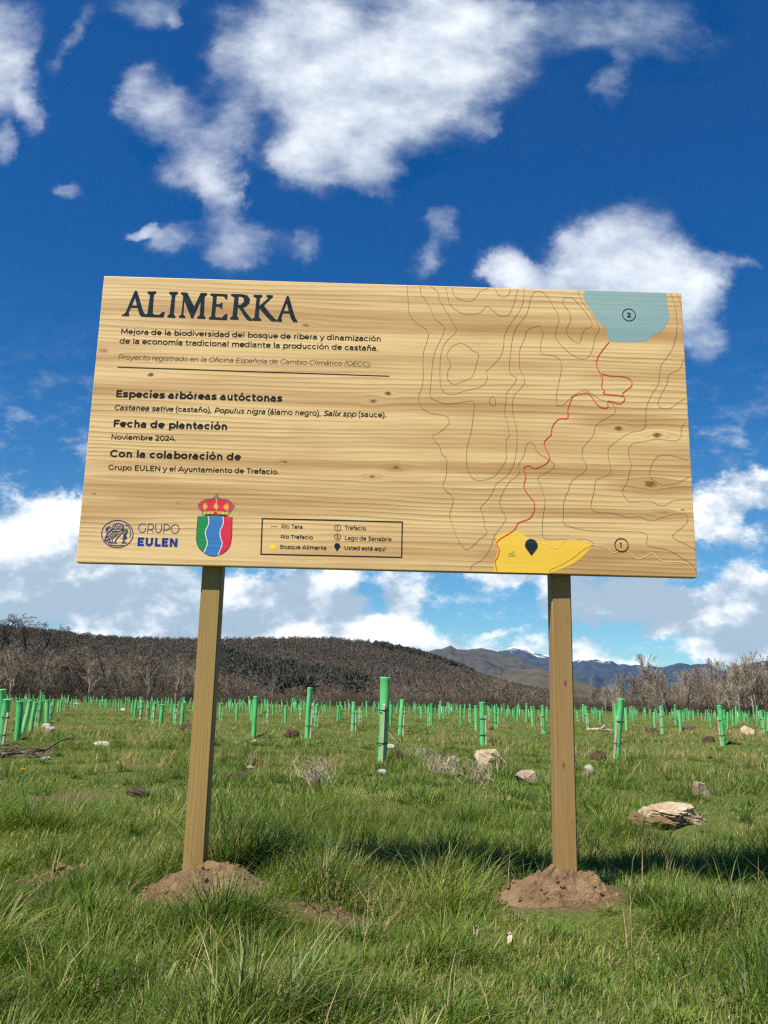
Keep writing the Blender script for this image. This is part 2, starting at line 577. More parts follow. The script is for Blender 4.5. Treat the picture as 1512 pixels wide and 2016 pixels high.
M_FAR = rock_mat('far haze blue mountain', (.020, .034, .058), (.034, .052, .080), (.050, .064, .082), .004, (338, 280))  # dark rock, with the blue of air haze put into its colour
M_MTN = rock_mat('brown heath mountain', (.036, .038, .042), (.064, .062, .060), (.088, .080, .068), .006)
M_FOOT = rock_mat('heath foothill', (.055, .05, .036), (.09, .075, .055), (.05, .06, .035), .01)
FAR = [(-200, 1360), (700, 1345), (900, 1308), (980, 1298), (1010, 1287), (1050, 1280), (1075, 1283), (1100, 1290), (1135, 1296), (1160, 1303), (1180, 1298), (1205, 1296), (1230, 1300), (1250, 1312), (1275, 1315), (1300, 1316), (1330, 1314), (1360, 1310), (1400, 1307), (1425, 1309), (1445, 1320), (1465, 1324), (1490, 1310), (1515, 1302), (1700, 1296), (2400, 1330)]
MTN = [(-100, 1385), (700, 1330), (820, 1300), (862, 1287), (885, 1283), (905, 1280), (915, 1275), (922, 1273), (930, 1279), (950, 1280), (975, 1277), (985, 1277), (1008, 1283), (1022, 1289), (1060, 1302), (1100, 1318), (1150, 1342), (1220, 1370), (1400, 1400), (2400, 1420)]
FOOT = [(300, 1380), (950, 1352), (1030, 1322), (1090, 1318), (1140, 1328), (1170, 1340), (1200, 1352), (1240, 1372), (1300, 1378), (1400, 1372), (1560, 1368), (2400, 1400)]
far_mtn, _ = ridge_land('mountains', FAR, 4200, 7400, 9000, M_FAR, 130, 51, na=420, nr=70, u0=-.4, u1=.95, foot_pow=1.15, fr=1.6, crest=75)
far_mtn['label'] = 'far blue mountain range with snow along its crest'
mtn, _ = ridge_land('mountain', MTN, 2600, 4600, 5600, M_MTN, 60, 61, na=420, nr=60, u0=-.3, u1=.7, foot_pow=1.1, fr=1.6, crest=26)
mtn['label'] = 'dark brown mountain with a rocky knob on its crest'
foot, _ = ridge_land('foothills', FOOT, 1700, 2900, 3500, M_FOOT, 22, 71, na=300, nr=40, u0=-.3, u1=.95, foot_pow=1.0, fr=2)
foot['label'] = 'low heathy foothill in front of the blue mountains'


# ------------------------------------------------------------------ pine boards of the sign
def wood(T, P, light, dark, line, seed, lines=22.0, knots=(), band=(.35, 6.5), hearts=(), amp_max=1.0):
    """Grain running along X of P; returns a colour socket."""
    s = T.n('ShaderNodeSeparateXYZ'); T.link(P, s.inputs[0])
    z = s.outputs[2]
    kn = 0.0
    Pk = T.vmath('ADD', P, T.vmath('MULTIPLY', T.vmath('SUBTRACT', T.noise(P, 38.0, 3, .6, color=True), (.5, .5, .5)), (.03, 0, .016))) if knots else P
    for (kx, kz, kr, kd) in knots:
        d = T.vmath('MULTIPLY', T.vmath('SUBTRACT', Pk, (kx, 0, kz)), (.52 / kr, 0, 1 / kr))
        L = T.vmath('DOT_PRODUCT', d, d)
        e = T.math('POWER', 2.718, T.math('MULTIPLY', L, -.28))
        side = T.rng(T.math('SUBTRACT', z, kz), -kr * .8, kr * .8, -kr * 1.15, kr * 1.15)
        z = T.math('SUBTRACT', z, T.math('MULTIPLY', side, e))
        core = T.math('MULTIPLY', T.math('POWER', 2.718, T.math('MULTIPLY', L, -1.9)), kd)
        kn = T.math('MAXIMUM', core, kn)
    cmb = T.n('ShaderNodeCombineXYZ')
    T.link(s.outputs[0], cmb.inputs[0]); T.link(s.outputs[1], cmb.inputs[1]); T.link(z, cmb.inputs[2])
    Q = T.vmath('ADD', cmb.outputs[0], (seed, 0, seed * .37))
    wv = T.n('ShaderNodeTexWave', wave_type='BANDS', bands_direction='Z', wave_profile='SAW')
    warp = T.math('MULTIPLY', T.math('SUBTRACT', T.noise(T.scale(Q, (.55, 1, 4.2)), 1.0, 3, .5), .5), .10)
    sq = T.n('ShaderNodeSeparateXYZ'); T.link(Q, sq.inputs[0])
    cq = T.n('ShaderNodeCombineXYZ')
    T.link(sq.outputs[0], cq.inputs[0]); T.link(T.math('ADD', sq.outputs[2], warp), cq.inputs[2])
    Qw = T.scale(cq.outputs[0], (.03, 1, 1))
    T.link(Qw, wv.inputs['Vector'])
    wv.inputs['Scale'].default_value = lines
    wv.inputs['Distortion'].default_value = 2.6
    wv.inputs['Detail'].default_value = 3
    wv.inputs['Detail Scale'].default_value = .8
    ring = T.math('POWER', wv.outputs['Fac'], 2.6)
    amp = T.rng(T.noise(T.scale(Q, (.45, 1, 6)), 1.0, 3, .65), .34, .64, .12 * amp_max, .86 * amp_max)
    hw_ = 0.0
    nb_ = T.math('MULTIPLY', T.math('SUBTRACT', T.noise(T.scale(Q, (.9, 1, 14)), 1.0, 4, .6), .5), 1.5)
    for (hx, hz_, rx_, rz_, st_) in hearts:
        d = T.vmath('MULTIPLY', T.vmath('SUBTRACT', cmb.outputs[0], (hx, 0, hz_)), (1 / rx_, 0, 1 / rz_))
        L = T.math('ADD', T.vmath('DOT_PRODUCT', d, d), nb_)
        hw_ = T.math('MAXIMUM', hw_, T.math('MULTIPLY', T.rng(L, 0.0, 1.15, 1.0, 0.0), st_))
    bandn = T.noise(T.scale(Q, (band[0], 1, band[1])), 1.0, 4, .6)
    c = T.mix(T.math('MAXIMUM', T.rng(bandn, .42, .72), hw_), light, dark)
    c = T.mix(T.math('MULTIPLY', ring, amp), c, line)
    c = T.mix(T.math('MULTIPLY', T.rng(T.noise(T.scale(Q, (.5, 1, 60)), 1.0, 4, .65), .5, .8), .55), c, line)
    fib = T.noise(T.scale(Q, (5, 1, 260)), 1.0, 3, .6)
    c = T.mix(T.rng(fib, .3, .75, 0, .22), c, line)
    blot = T.noise(T.scale(Q, (1.2, 1, 2.2)), 1.6, 4, .55)
    c = T.mix(T.rng(blot, .45, .75, 0, .35), c, dark)
    if knots:
        kcol = T.mix(T.rng(T.noise(Q, 60, 4, .6), .35, .65), (.30, .12, .035), (.13, .048, .02))
        c = T.mix(T.rng(kn, .12, .62), c, kcol)
    return c


def on_board(px, py):
    d = ray(px, py)
    t = -CAM[1] / d[1]
    p = CAM + d * t
    return p[0], p[2]


KNOT_PX = [(297, 738, 7, 1), (765, 775, 7, .9), (735, 790, 9, .8), (1217, 843, 8, 1), (1294, 857, 11, 1), (1281, 953, 12, 1), (780, 920, 8, .8),
           (733, 938, 8, .8), (560, 910, 5, .9), (204, 690, 11, .6), (186, 971, 4, 1), (603, 640, 7, .7), (1343, 1003, 4, 1), (1310, 1012, 9, .35), (353, 990, 4, .5), (1330, 700, 4, .4)]
KN = []
for (kx, ky, kr, kd) in KNOT_PX:
    bx, bz = on_board(kx, ky)
    KN.append((bx, bz, kr * .00160, kd * .72))
HEARTS = []
for (hx, hy_, hr, hh_, st_) in ((1100, 655, 420, 26, .95), (700, 640, 200, 14, .6), (300, 760, 200, 10, .45), (900, 800, 520, 22, .6), (1250, 830, 160, 22, .7), (620, 915, 420, 14, .75), (1080, 925, 380, 20, .85), (1290, 960, 140, 26, .8), (1150, 1010, 330, 14, .7), (1180, 1095, 330, 34, .85), (860, 1070, 200, 12, .55), (260, 940, 110, 8, .5), (1250, 740, 160, 16, .5), (420, 860, 260, 9, .4), (900, 590, 330, 9, .4)):
    hx_, hz__ = on_board(hx, hy_)
    HEARTS.append((hx_, hz__, hr * .00198, hh_ * .00198, st_))
PINE = dict(light=(.78, .555, .262), dark=(.43, .235, .082), line=(.25, .12, .038))


def board_material(name, ink=None, ink_f=0.0):
    m, T, bs = mat(name, .5, .3)
    c = wood(T, objco(T), PINE['light'], PINE['dark'], PINE['line'], 3.1, 15.5, KN, hearts=HEARTS)
    if ink:
        c = T.mix(ink_f, c, ink)
    T.link(c, bs.inputs['Base Color'])
    return m


M_PINE = board_material('varnished pine')
M_LAKE = board_material('blue ink on pine', (.145, .36, .42), .78)
M_YEL = board_material('yellow ink on pine', (.82, .52, .035), .84)


def ink(name, c, rough=.85):
    m, T, bs = mat(name, rough, .06)
    T.link(T.mix(T.rng(T.noise(T.scale(objco(T), (4, 1, 90)), 1.0, 4, .6), .35, .75), c, tuple(min(1, v * 1.25 + .012) for v in c)), bs.inputs['Base Color'])
    return m


I_BLACK = ink('black ink', (.014, .014, .016))
I_TITLE = ink('blue black title ink', (.012, .022, .032))
I_GREYTX = ink('thin grey ink', (.060, .046, .03))
I_LINE = ink('engraved dark line', (.11, .065, .025))
I_PALE = ink('engraved pale line', (.80, .60, .34))
I_RED = ink('red ink', (.60, .025, .035))
I_NAVY = ink('navy ink', (.022, .032, .15))
I_BLUE = ink('logo blue ink', (.014, .035, .22))
I_SG = ink('shield green', (.02, .21, .07))
I_SB = ink('shield blue', (.045, .16, .40))
I_SR = ink('shield red', (.58, .03, .06))
I_GOLD = ink('crown gold', (.62, .40, .07))
I_GREY = ink('crown grey', (.20, .19, .14))
I_WHITE = ink('shield white line', (.62, .62, .58))
I_MARK = ink('faint olive mark', (.42, .30, .05))
I_BROWN = ink('legend brown', (.32, .11, .03))
I_DOT = ink('legend yellow', (.78, .50, .06))

# ------------------------------------------------------------------ the sign
sign = empty('information_sign', (0, .04, 0), 'large wooden information board with map and lettering on two square posts', 'sign')
SO = np.array([0, .04, 0.0])


class Flat:
    """Printed shapes lying on the board's face, each a hair above the one before."""
    def __init__(self, y):
        self.mb, self.y, self.k = MB(), y, 0

    def up(self):
        self.k += 1
        return self.y - (self.k % 23) * 2.0e-5

    def poly(self, loops):
        y = self.up() - SO[1]
        lp = [[Vector((p[0], p[1], 0)) for p in L] for L in loops]
        flat = [p for L in lp for p in L]
        tri = tessellate_polygon(lp)
        out = []
        for t in tri:
            a, b, c = (flat[i] for i in t)
            cr = (b - a).cross(c - a).z
            out.append(t if cr > 0 else t[::-1])
        self.mb.add([(p.x, y, p.y) for p in flat], out)

    def stroke(self, pts, w, closed=False):
        P = [np.array(p, float) for p in pts]
        Q = [P[0]]
        for p in P[1:]:
            if np.linalg.norm(p - Q[-1]) > 1e-6: Q.append(p)
        if closed and np.linalg.norm(Q[0] - Q[-1]) < 1e-6: Q.pop()
        n = len(Q)
        if n < 2: return
        y = self.up() - SO[1]
        V = []
        for i in range(n):
            a = Q[i - 1] if (i > 0 or closed) else None
            b = Q[(i + 1) % n] if (i < n - 1 or closed) else None
            d1 = nrm(Q[i] - a) if a is not None else nrm(b - Q[i])
            d2 = nrm(b - Q[i]) if b is not None else d1
            n1, n2 = np.array([-d1[1], d1[0]]), np.array([-d2[1], d2[0]])
            m_ = n1 + n2
            l = np.linalg.norm(m_)
            m_ = n1 if l < .25 else m_ / l
            k = min(1 / max(.3, m_ @ n1), 1.9)
            V += [(Q[i][0] + m_[0] * k * w / 2, y, Q[i][1] + m_[1] * k * w / 2), (Q[i][0] - m_[0] * k * w / 2, y, Q[i][1] - m_[1] * k * w / 2)]
        F = []
        for i in range(n if closed else n - 1):
            j = (i + 1) % n
            F.append((2 * i, 2 * i + 1, 2 * j + 1, 2 * j))
        self.mb.add(V, F)

    def ellipse(self, cx, cz, rx, rz, w=None, n=40):
        pts = [(cx + rx * math.cos(2 * math.pi * i / n), cz + rz * math.sin(2 * math.pi * i / n)) for i in range(n)]
        if w: self.stroke(pts, w, True)
        else: self.poly([pts])

    def build(self, name, material, parent):
        o = self.mb.build(name, material, parent)
        return o


# --- lettering drawn with a pen of constant width (geometric sans serif)
def arc(cx, cy, rx, ry, a0, a1, n=None):
    n = n or max(5, int(abs(a1 - a0) / 18))
    return [(cx + rx * math.cos(math.radians(a0 + (a1 - a0) * i / n)), cy + ry * math.sin(math.radians(a0 + (a1 - a0) * i / n))) for i in range(n + 1)]


def smooth(pts, k=5, closed=False):
    P = [np.array(p, float) for p in pts]
    if closed: P = P[:-1] if np.linalg.norm(P[0] - P[-1]) < 1e-9 else P
    n = len(P)
    out = []
    for i in range(n if closed else n - 1):
        p0 = P[i - 1] if (i > 0 or closed) else 2 * P[0] - P[1]
        p1, p2 = P[i], P[(i + 1) % n]
        p3 = P[(i + 2) % n] if (closed or i + 2 < n) else 2 * P[-1] - P[-2]
        for j in range(k):
            t = j / k
            out.append(.5 * (2 * p1 + (p2 - p0) * t + (2 * p0 - 5 * p1 + 4 * p2 - p3) * t * t + (3 * p1 - p0 - 3 * p2 + p3) * t ** 3))
    if not closed: out.append(P[-1])
    return out


def glyph(c, w):
    h = w / 2
    x, b, C = .53 - h, h, .70 - h
    cy, ry, rx = .265, .265 - h, .275 - h
    acc = {'á': 'a', 'é': 'e', 'í': 'i', 'ó': 'o', 'ú': 'u', 'ñ': 'n'}
    if c in acc:
        base = acc[c]
        S, a = glyph('ı' if base == 'i' else base, w)
        m_ = a / 2
        if c == 'ñ': S.append(smooth([(m_ - .13, .64), (m_ - .06, .69), (m_ + .05, .65), (m_ + .13, .70)], 4))
        else: S.append([(m_ - .05, .62), (m_ + .07, .75)])
        return S, a
    if c == 'o': return [arc(.30, cy, rx, ry, 0, 360) + [arc(.30, cy, rx, ry, 0, 360)[1]]], .60
    if c == 'c': return [arc(.30, cy, rx, ry, 48, 312)], .55
    if c == 'e': return [[(.30 - rx, cy), (.30 + rx, cy)], arc(.30, cy, rx, ry, 0, 318)], .59
    if c == 'a':
        s = .47 - h
        return [[(s, 0), (s, .33)] + arc(.25, .33, s - .25, x - .33, 0, 145), [(s, .31), (.24, .31)] + arc(.22, (.31 + b) / 2, .16, (.31 - b) / 2, 90, 270) + [(.28, b), (.39, b + .04), (s, .15)]], .55
    if c in 'dq':
        s = .54 - h
        return [arc(s - rx, cy, rx, ry, 0, 360), [(s, 0 if c == 'd' else -.19), (s, .74 if c == 'd' else .53)]], .62
    if c in 'bp':
        s = .08 + h
        return [arc(s + rx, cy, rx, ry, 180, 540), [(s, 0 if c == 'b' else -.19), (s, .74 if c == 'b' else .53)]], .62
    if c == 'g':
        s = .54 - h
        return [arc(s - rx, cy + .01, rx, ry - .01, 0, 360), [(s, .53), (s, 0)] + arc(s - rx, 0, rx, .17, 0, -150)], .62
    if c in 'nh':
        l, r = .08 + h, .52 - h
        return [[(l, 0), (l, .53 if c == 'n' else .74)], [(l, .26)] + arc((l + r) / 2, .29, (r - l) / 2, x - .29, 180, 0) + [(r, 0)]], .60
    if c == 'm':
        l, q, r = .08 + h, .46, .84 - h
        return [[(l, 0), (l, .53)], [(l, .26)] + arc((l + q) / 2, .3, (q - l) / 2, x - .3, 180, 0) + [(q, 0)], [(q, .26)] + arc((q + r) / 2, .3, (r - q) / 2, x - .3, 180, 0) + [(r, 0)]], .92
    if c == 'u':
        l, r = .07 + h, .51 - h
        return [[(l, .53), (l, .26)] + arc((l + r) / 2, .25, (r - l) / 2, .25 - b, 180, 360) + [(r, .3)], [(r, 0), (r, .53)]], .59
    if c == 'r': return [[(.08 + h, 0), (.08 + h, .53)], [(.08 + h, .26)] + arc(.30, .28, .22 - h, x - .28, 180, 85)], .37
    if c in 'iı':
        S = [[(.13, 0), (.13, .53)]]
        if c == 'i': S.append([(.13, .63), (.13, .63 + max(w, .08))])
        return S, .26
    if c == 'j': return [[(.13, .53), (.13, -.06)] + arc(.02, -.06, .11, .12, 0, -80), [(.13, .63), (.13, .63 + max(w, .08))]], .26
    if c == 'f': return [[(.16, 0), (.16, .58)] + arc(.28, .58, .12, .74 - h - .58, 180, 70), [(.03, x), (.33, x)]], .35
    if c == 'l': return [[(.13, 0), (.13, .74)]], .26
    if c == 't': return [[(.16, .66), (.16, .14)] + arc(.28, .14, .12, .14 - b, 180, 300), [(.03, x), (.34, x)]], .39
    if c == 's': return [smooth([(.43, x - .05), (.36, x - .01), (.26, x), (.13, x - .04), (.12, cy + .08), (.25, cy), (.39, cy - .07), (.38, b + .05), (.25, b), (.14, b + .01), (.05, b + .06)], 3)], .49
    if c == 'v': return [[(.03, .53), (.26, h * .6), (.49, .53)]], .52
    if c == 'y': return [[(.03, .53), (.26, .03)], [(.49, .53), (.25, -.03), (.19, -.15), (.07, -.19 + h)]], .52
    if c == 'x': return [[(.04, 0), (.44, .53)], [(.04, .53), (.44, 0)]], .48
    if c == 'z': return [[(.06, x), (.42, x), (.06, b), (.43, b)]], .48
    if c == 'k': return [[(.08 + h, 0), (.08 + h, .74)], [(.1, .2), (.46, .53)], [(.24, .32), (.49, 0)]], .52
    if c == '.': return [[(.05, .05), (.05 + max(w, .1), .05)] if w > .1 else [(.11, 0), (.11, .11)]], .22
    if c == ',': return [[(.13, .08), (.07, -.11)]], .22
    if c == '(': return [smooth([(.27, .76), (.13, .5), (.11, .28), (.13, .06), (.27, -.2)], 4)], .31
    if c == ')': return [smooth([(.04, .76), (.18, .5), (.20, .28), (.18, .06), (.04, -.2)], 4)], .31
    if c == ' ': return [], .27
    # capitals
    if c == 'M': return [[(.09 + h, 0), (.09 + h, .70)], [(.77 - h, 0), (.77 - h, .70)], [(.10 + h, .69), (.43, .16), (.76 - h, .69)]], .86
    if c == 'N': return [[(.09 + h, 0), (.09 + h, .70)], [(.67 - h, 0), (.67 - h, .70)], [(.09 + h, .68), (.67 - h, .02)]], .76
    if c == 'E': return [[(.09 + h, 0), (.09 + h, .70)], [(.09, C), (.56, C)], [(.09, .36), (.51, .36)], [(.09, b), (.57, b)]], .62
    if c == 'F': return [[(.09 + h, 0), (.09 + h, .70)], [(.09, C), (.56, C)], [(.09, .33), (.51, .33)]], .58
    if c == 'L': return [[(.09 + h, .70), (.09 + h, 0)], [(.09, b), (.53, b)]], .55
    if c == 'T': return [[(.28, 0), (.28, C)], [(.02, C), (.54, C)]], .56
    if c in 'PR':
        S = [[(.09 + h, 0), (.09 + h, .70)], [(.09, C), (.34, C)] + arc(.34, (C + .24) / 2, .26 - h, (C - .24) / 2, 90, -90) + [(.1, .24)]]
        if c == 'R': S.append([(.40, .25), (.60, 0)])
        return S, .66
    if c == 'B': return [[(.09 + h, 0), (.09 + h, .70)], [(.09, C), (.35, C)] + arc(.35, (C + .365) / 2, .24 - h, (C - .365) / 2, 90, -90) + [(.1, .365)], [(.35, .365)] + arc(.38, (b + .365) / 2, .26 - h, (.365 - b) / 2, 90, -90) + [(.09, b)]], .69
    if c == 'O': return [arc(.41, .35, .37 - h, .36 - h, 0, 360) + [arc(.41, .35, .37 - h, .36 - h, 0, 360)[1]]], .82
    if c == 'C': return [arc(.40, .35, .36 - h, .36 - h, 45, 315)], .72
    if c == 'G': return [arc(.40, .35, .36 - h, .36 - h, 45, 322) + [(.68 - h, .14), (.68 - h, .36)]], .77
    if c == 'S': return [smooth([(.53, C - .07), (.44, C - .01), (.31, C), (.14, C - .06), (.13, C - .2), (.30, .36), (.48, .28), (.5, b + .1), (.32, b), (.17, b + .01), (.05, b + .09)], 3)], .60
    if c == 'U': return [[(.09 + h, .70), (.09 + h, .29)] + arc(.37, .29, .28 - h, .29 - b, 180, 360) + [(.65 - h, .70)]], .74
    if c == 'A': return [[(.02, 0), (.36, .69)], [(.70, 0), (.36, .69)], [(.14, .2), (.58, .2)]], .72
    # figures
    if c == '0': return [arc(.32, .35, .28 - h, .36 - h, 0, 360) + [arc(.32, .35, .28 - h, .36 - h, 0, 360)[1]]], .64
    if c == '1': return [[(.24 - h, 0), (.24 - h, C)], [(.03, C), (.24, C)]], .38
    if c == '2': return [smooth([(.06, C - .11), (.16, C - .02), (.29, C), (.43, C - .06), (.45, C - .18), (.36, .33), (.1, b + .02)], 4), [(.06, b), (.54, b)]], .58
    if c == '4': return [[(.40, .70), (.05, .20), (.62, .20)], [(.46, 0), (.46, .42)]], .65
    return [[(.05, 0), (.3, .5)]], .4


def text(fl, runs, p0, p1, cap_px, w):
    """runs: (string, slanted); p0, p1: the two ends of the base line on the board."""
    if isinstance(runs, str): runs = [(runs, False)]
    total = sum(glyph(c, w)[1] for s, _ in runs for c in s)
    x0, z0 = on_board(*p0)
    x1, z1 = on_board(*p1)
    sx = (x1 - x0) / total
    _, zt = on_board(p0[0], p0[1] - cap_px)
    sz = abs(zt - z0) / .70
    z = (z0 + z1) / 2
    x = x0
    for s, it in runs:
        for c in s:
            S, a = glyph(c, w)
            for poly in S:
                fl.stroke([(x + (p[0] * 1.05 - .01 + (.21 * p[1] if it else 0)) * sx, z + p[1] * sz) for p in poly], w * (sx + sz) / 2)
            x += a * sx


def pxl(pts, ox, oy, s):
    return [on_board(ox + p[0] / s, oy + p[1] / s) for p in pts]


YF = 0.0     # the board's face
mbb = MB()
mbb.box(-BW / 2, BW / 2, 0 - SO[1], BT - SO[1], BZ, BZ + BH)
board = mbb.build('board', M_PINE, sign)
bm = bmesh.new(); bm.from_mesh(board.data)
bmesh.ops.bevel(bm, geom=bm.edges[:], offset=.0035, segments=2, affect='EDGES', profile=.6)
bm.to_mesh(board.data); bm.free()

fl = Flat(-.0006)
Z8 = (220, 540, 3.78)
TITLE = [
    [[(73, 312), (76, 302), (90, 297), (104, 282), (166, 136), (174, 122), (184, 121), (191, 130), (232, 268), (242, 288), (256, 302), (256, 317), (222, 316), (206, 300), (191, 250), (143, 249), (127, 285), (130, 299), (131, 312)], [(151, 232), (174, 176), (187, 233)]],
    [[(265, 128), (330, 126), (332, 140), (314, 152), (305, 285), (312, 299), (352, 302), (378, 280), (395, 280), (386, 322), (236, 317), (238, 303), (258, 298), (266, 288), (285, 155), (266, 142)]],
    [[(428, 130), (492, 130), (492, 146), (474, 158), (462, 298), (474, 312), (474, 326), (414, 322), (414, 308), (430, 296), (447, 158), (428, 146)]],
    [[(515, 134), (562, 136), (614, 240), (662, 138), (710, 140), (709, 154), (692, 166), (686, 306), (698, 320), (697, 333), (636, 330), (637, 317), (655, 304), (662, 200), (605, 328), (592, 328), (540, 200), (533, 300), (548, 314), (547, 326), (500, 323), (501, 310), (518, 300), (532, 160), (515, 148)]],
    [[(734, 142), (862, 148), (860, 186), (846, 186), (836, 166), (782, 162), (777, 222), (806, 222), (815, 210), (824, 212), (822, 258), (812, 258), (804, 242), (775, 240), (769, 308), (775, 319), (820, 322), (845, 296), (862, 296), (858, 342), (722, 336), (723, 322), (740, 312), (754, 168), (734, 156)]],
    [[(888, 146), (968, 148), (1010, 157), (1029, 184), (1023, 216), (1000, 240), (977, 249), (1012, 300), (1042, 330), (1044, 346), (1030, 348), (1005, 338), (985, 310), (947, 250), (938, 250), (932, 310), (944, 324), (943, 340), (880, 336), (881, 322), (898, 312), (912, 172), (888, 160)], [(945, 166), (939, 228), (962, 226), (982, 205), (983, 182), (968, 168)]],
    [[(1056, 152), (1120, 154), (1120, 168), (1103, 180), (1098, 236), (1165, 177), (1150, 167), (1152, 154), (1200, 156), (1198, 170), (1132, 232), (1185, 300), (1212, 328), (1226, 338), (1228, 352), (1190, 350), (1160, 325), (1098, 254), (1094, 318), (1112, 332), (1110, 347), (1046, 345), (1044, 331), (1062, 320), (1077, 180), (1056, 166)]],
    [[(1229, 352), (1229, 340), (1240, 322), (1298, 176), (1304, 162), (1314, 160), (1321, 172), (1358, 300), (1368, 328), (1382, 346), (1380, 357), (1350, 354), (1336, 335), (1321, 291), (1273, 290), (1262, 325), (1267, 340), (1266, 354)], [(1280, 274), (1302, 214), (1316, 275)]],
]
for loops in TITLE:
    fl.poly([pxl(L, *Z8) for L in loops])
fl.build('title_lettering', I_TITLE, board)

fl = Flat(-.0006)
MED, BOLD, LIGHT = .110, .152, .056
fl = Flat(-.0006); text(fl, 'Mejora de la biodiversidad del bosque de ribera y dinamización', (236.9, 657.5), (750.4, 672.3), 10.6, MED); fl.build('body_lettering', I_BLACK, board)
fl = Flat(-.0006); text(fl, 'de la economía tradicional mediante la producción de castaña.', (235.2, 675.4), (744.7, 691.5), 10.6, MED); fl.build('body_lettering', I_BLACK, board)
IT = True
fl = Flat(-.0006); text(fl, [('Castanea sativa', IT), (' (castaño), ', False), ('Populus nigra', IT), (' (álamo negro), ', False), ('Salix spp', IT), (' (sauce).', False)], (223.8, 805.9), (760.9, 823.3), 10.4, .108); fl.build('body_lettering', I_BLACK, board)
fl = Flat(-.0006); text(fl, 'Noviembre 2024.', (217.7, 865.2), (347, 868.3), 10.4, .11); fl.build('body_lettering', I_BLACK, board)
fl = Flat(-.0006); text(fl, 'Grupo EULEN y el Ayuntamiento de Trefacio.', (212.5, 925), (548.8, 933.8), 10.6, .11); fl.build('body_lettering', I_BLACK, board)
fl = Flat(-.0006)
text(fl, [('Proyecto registrado en la Oficina Española de Cambio Climático (OECC).', True)], (231.7, 706.8), (730.5, 722.2), 9.6, LIGHT)
o = fl.build('small_lettering', I_GREYTX, board)
o['label'] = 'thin grey slanted line of lettering'
fl = Flat(-.0006)
fl = Flat(-.0006); text(fl, 'Especies arbóreas autóctonas', (226.4, 781), (555.7, 791.9), 14.2, BOLD); fl.build('heading_lettering', I_BLACK, board)
fl = Flat(-.0006); text(fl, 'Fecha de plantación', (221.2, 839.9), (448.4, 846.9), 14.2, BOLD); fl.build('heading_lettering', I_BLACK, board)
fl = Flat(-.0006); text(fl, 'Con la colaboración de', (215.1, 899.3), (474.6, 906.7), 14.2, BOLD); fl.build('heading_lettering', I_BLACK, board)
fl = Flat(-.0006)
fl.stroke([on_board(231.7, 722.7), on_board(766.4, 740.6)], .0042)
fl.build('dividing_line', I_BLACK, board)

# map
Z3, Z4 = (780, 540, 2.4387), (780, 840, 2.4387)


def route(a, b=None, c=None, d=None):
    out = []
    for pts, Zk in zip((a, b, c, d), (Z3, Z4, Z3, Z4)):
        if pts: out += pxl(pts, *Zk)
    return out


def ontoboard(pts):
    e = .002
    return [(min(max(p[0], -BW / 2 + e), BW / 2 - e), min(max(p[1], BZ + e), BZ + BH - e)) for p in pts]


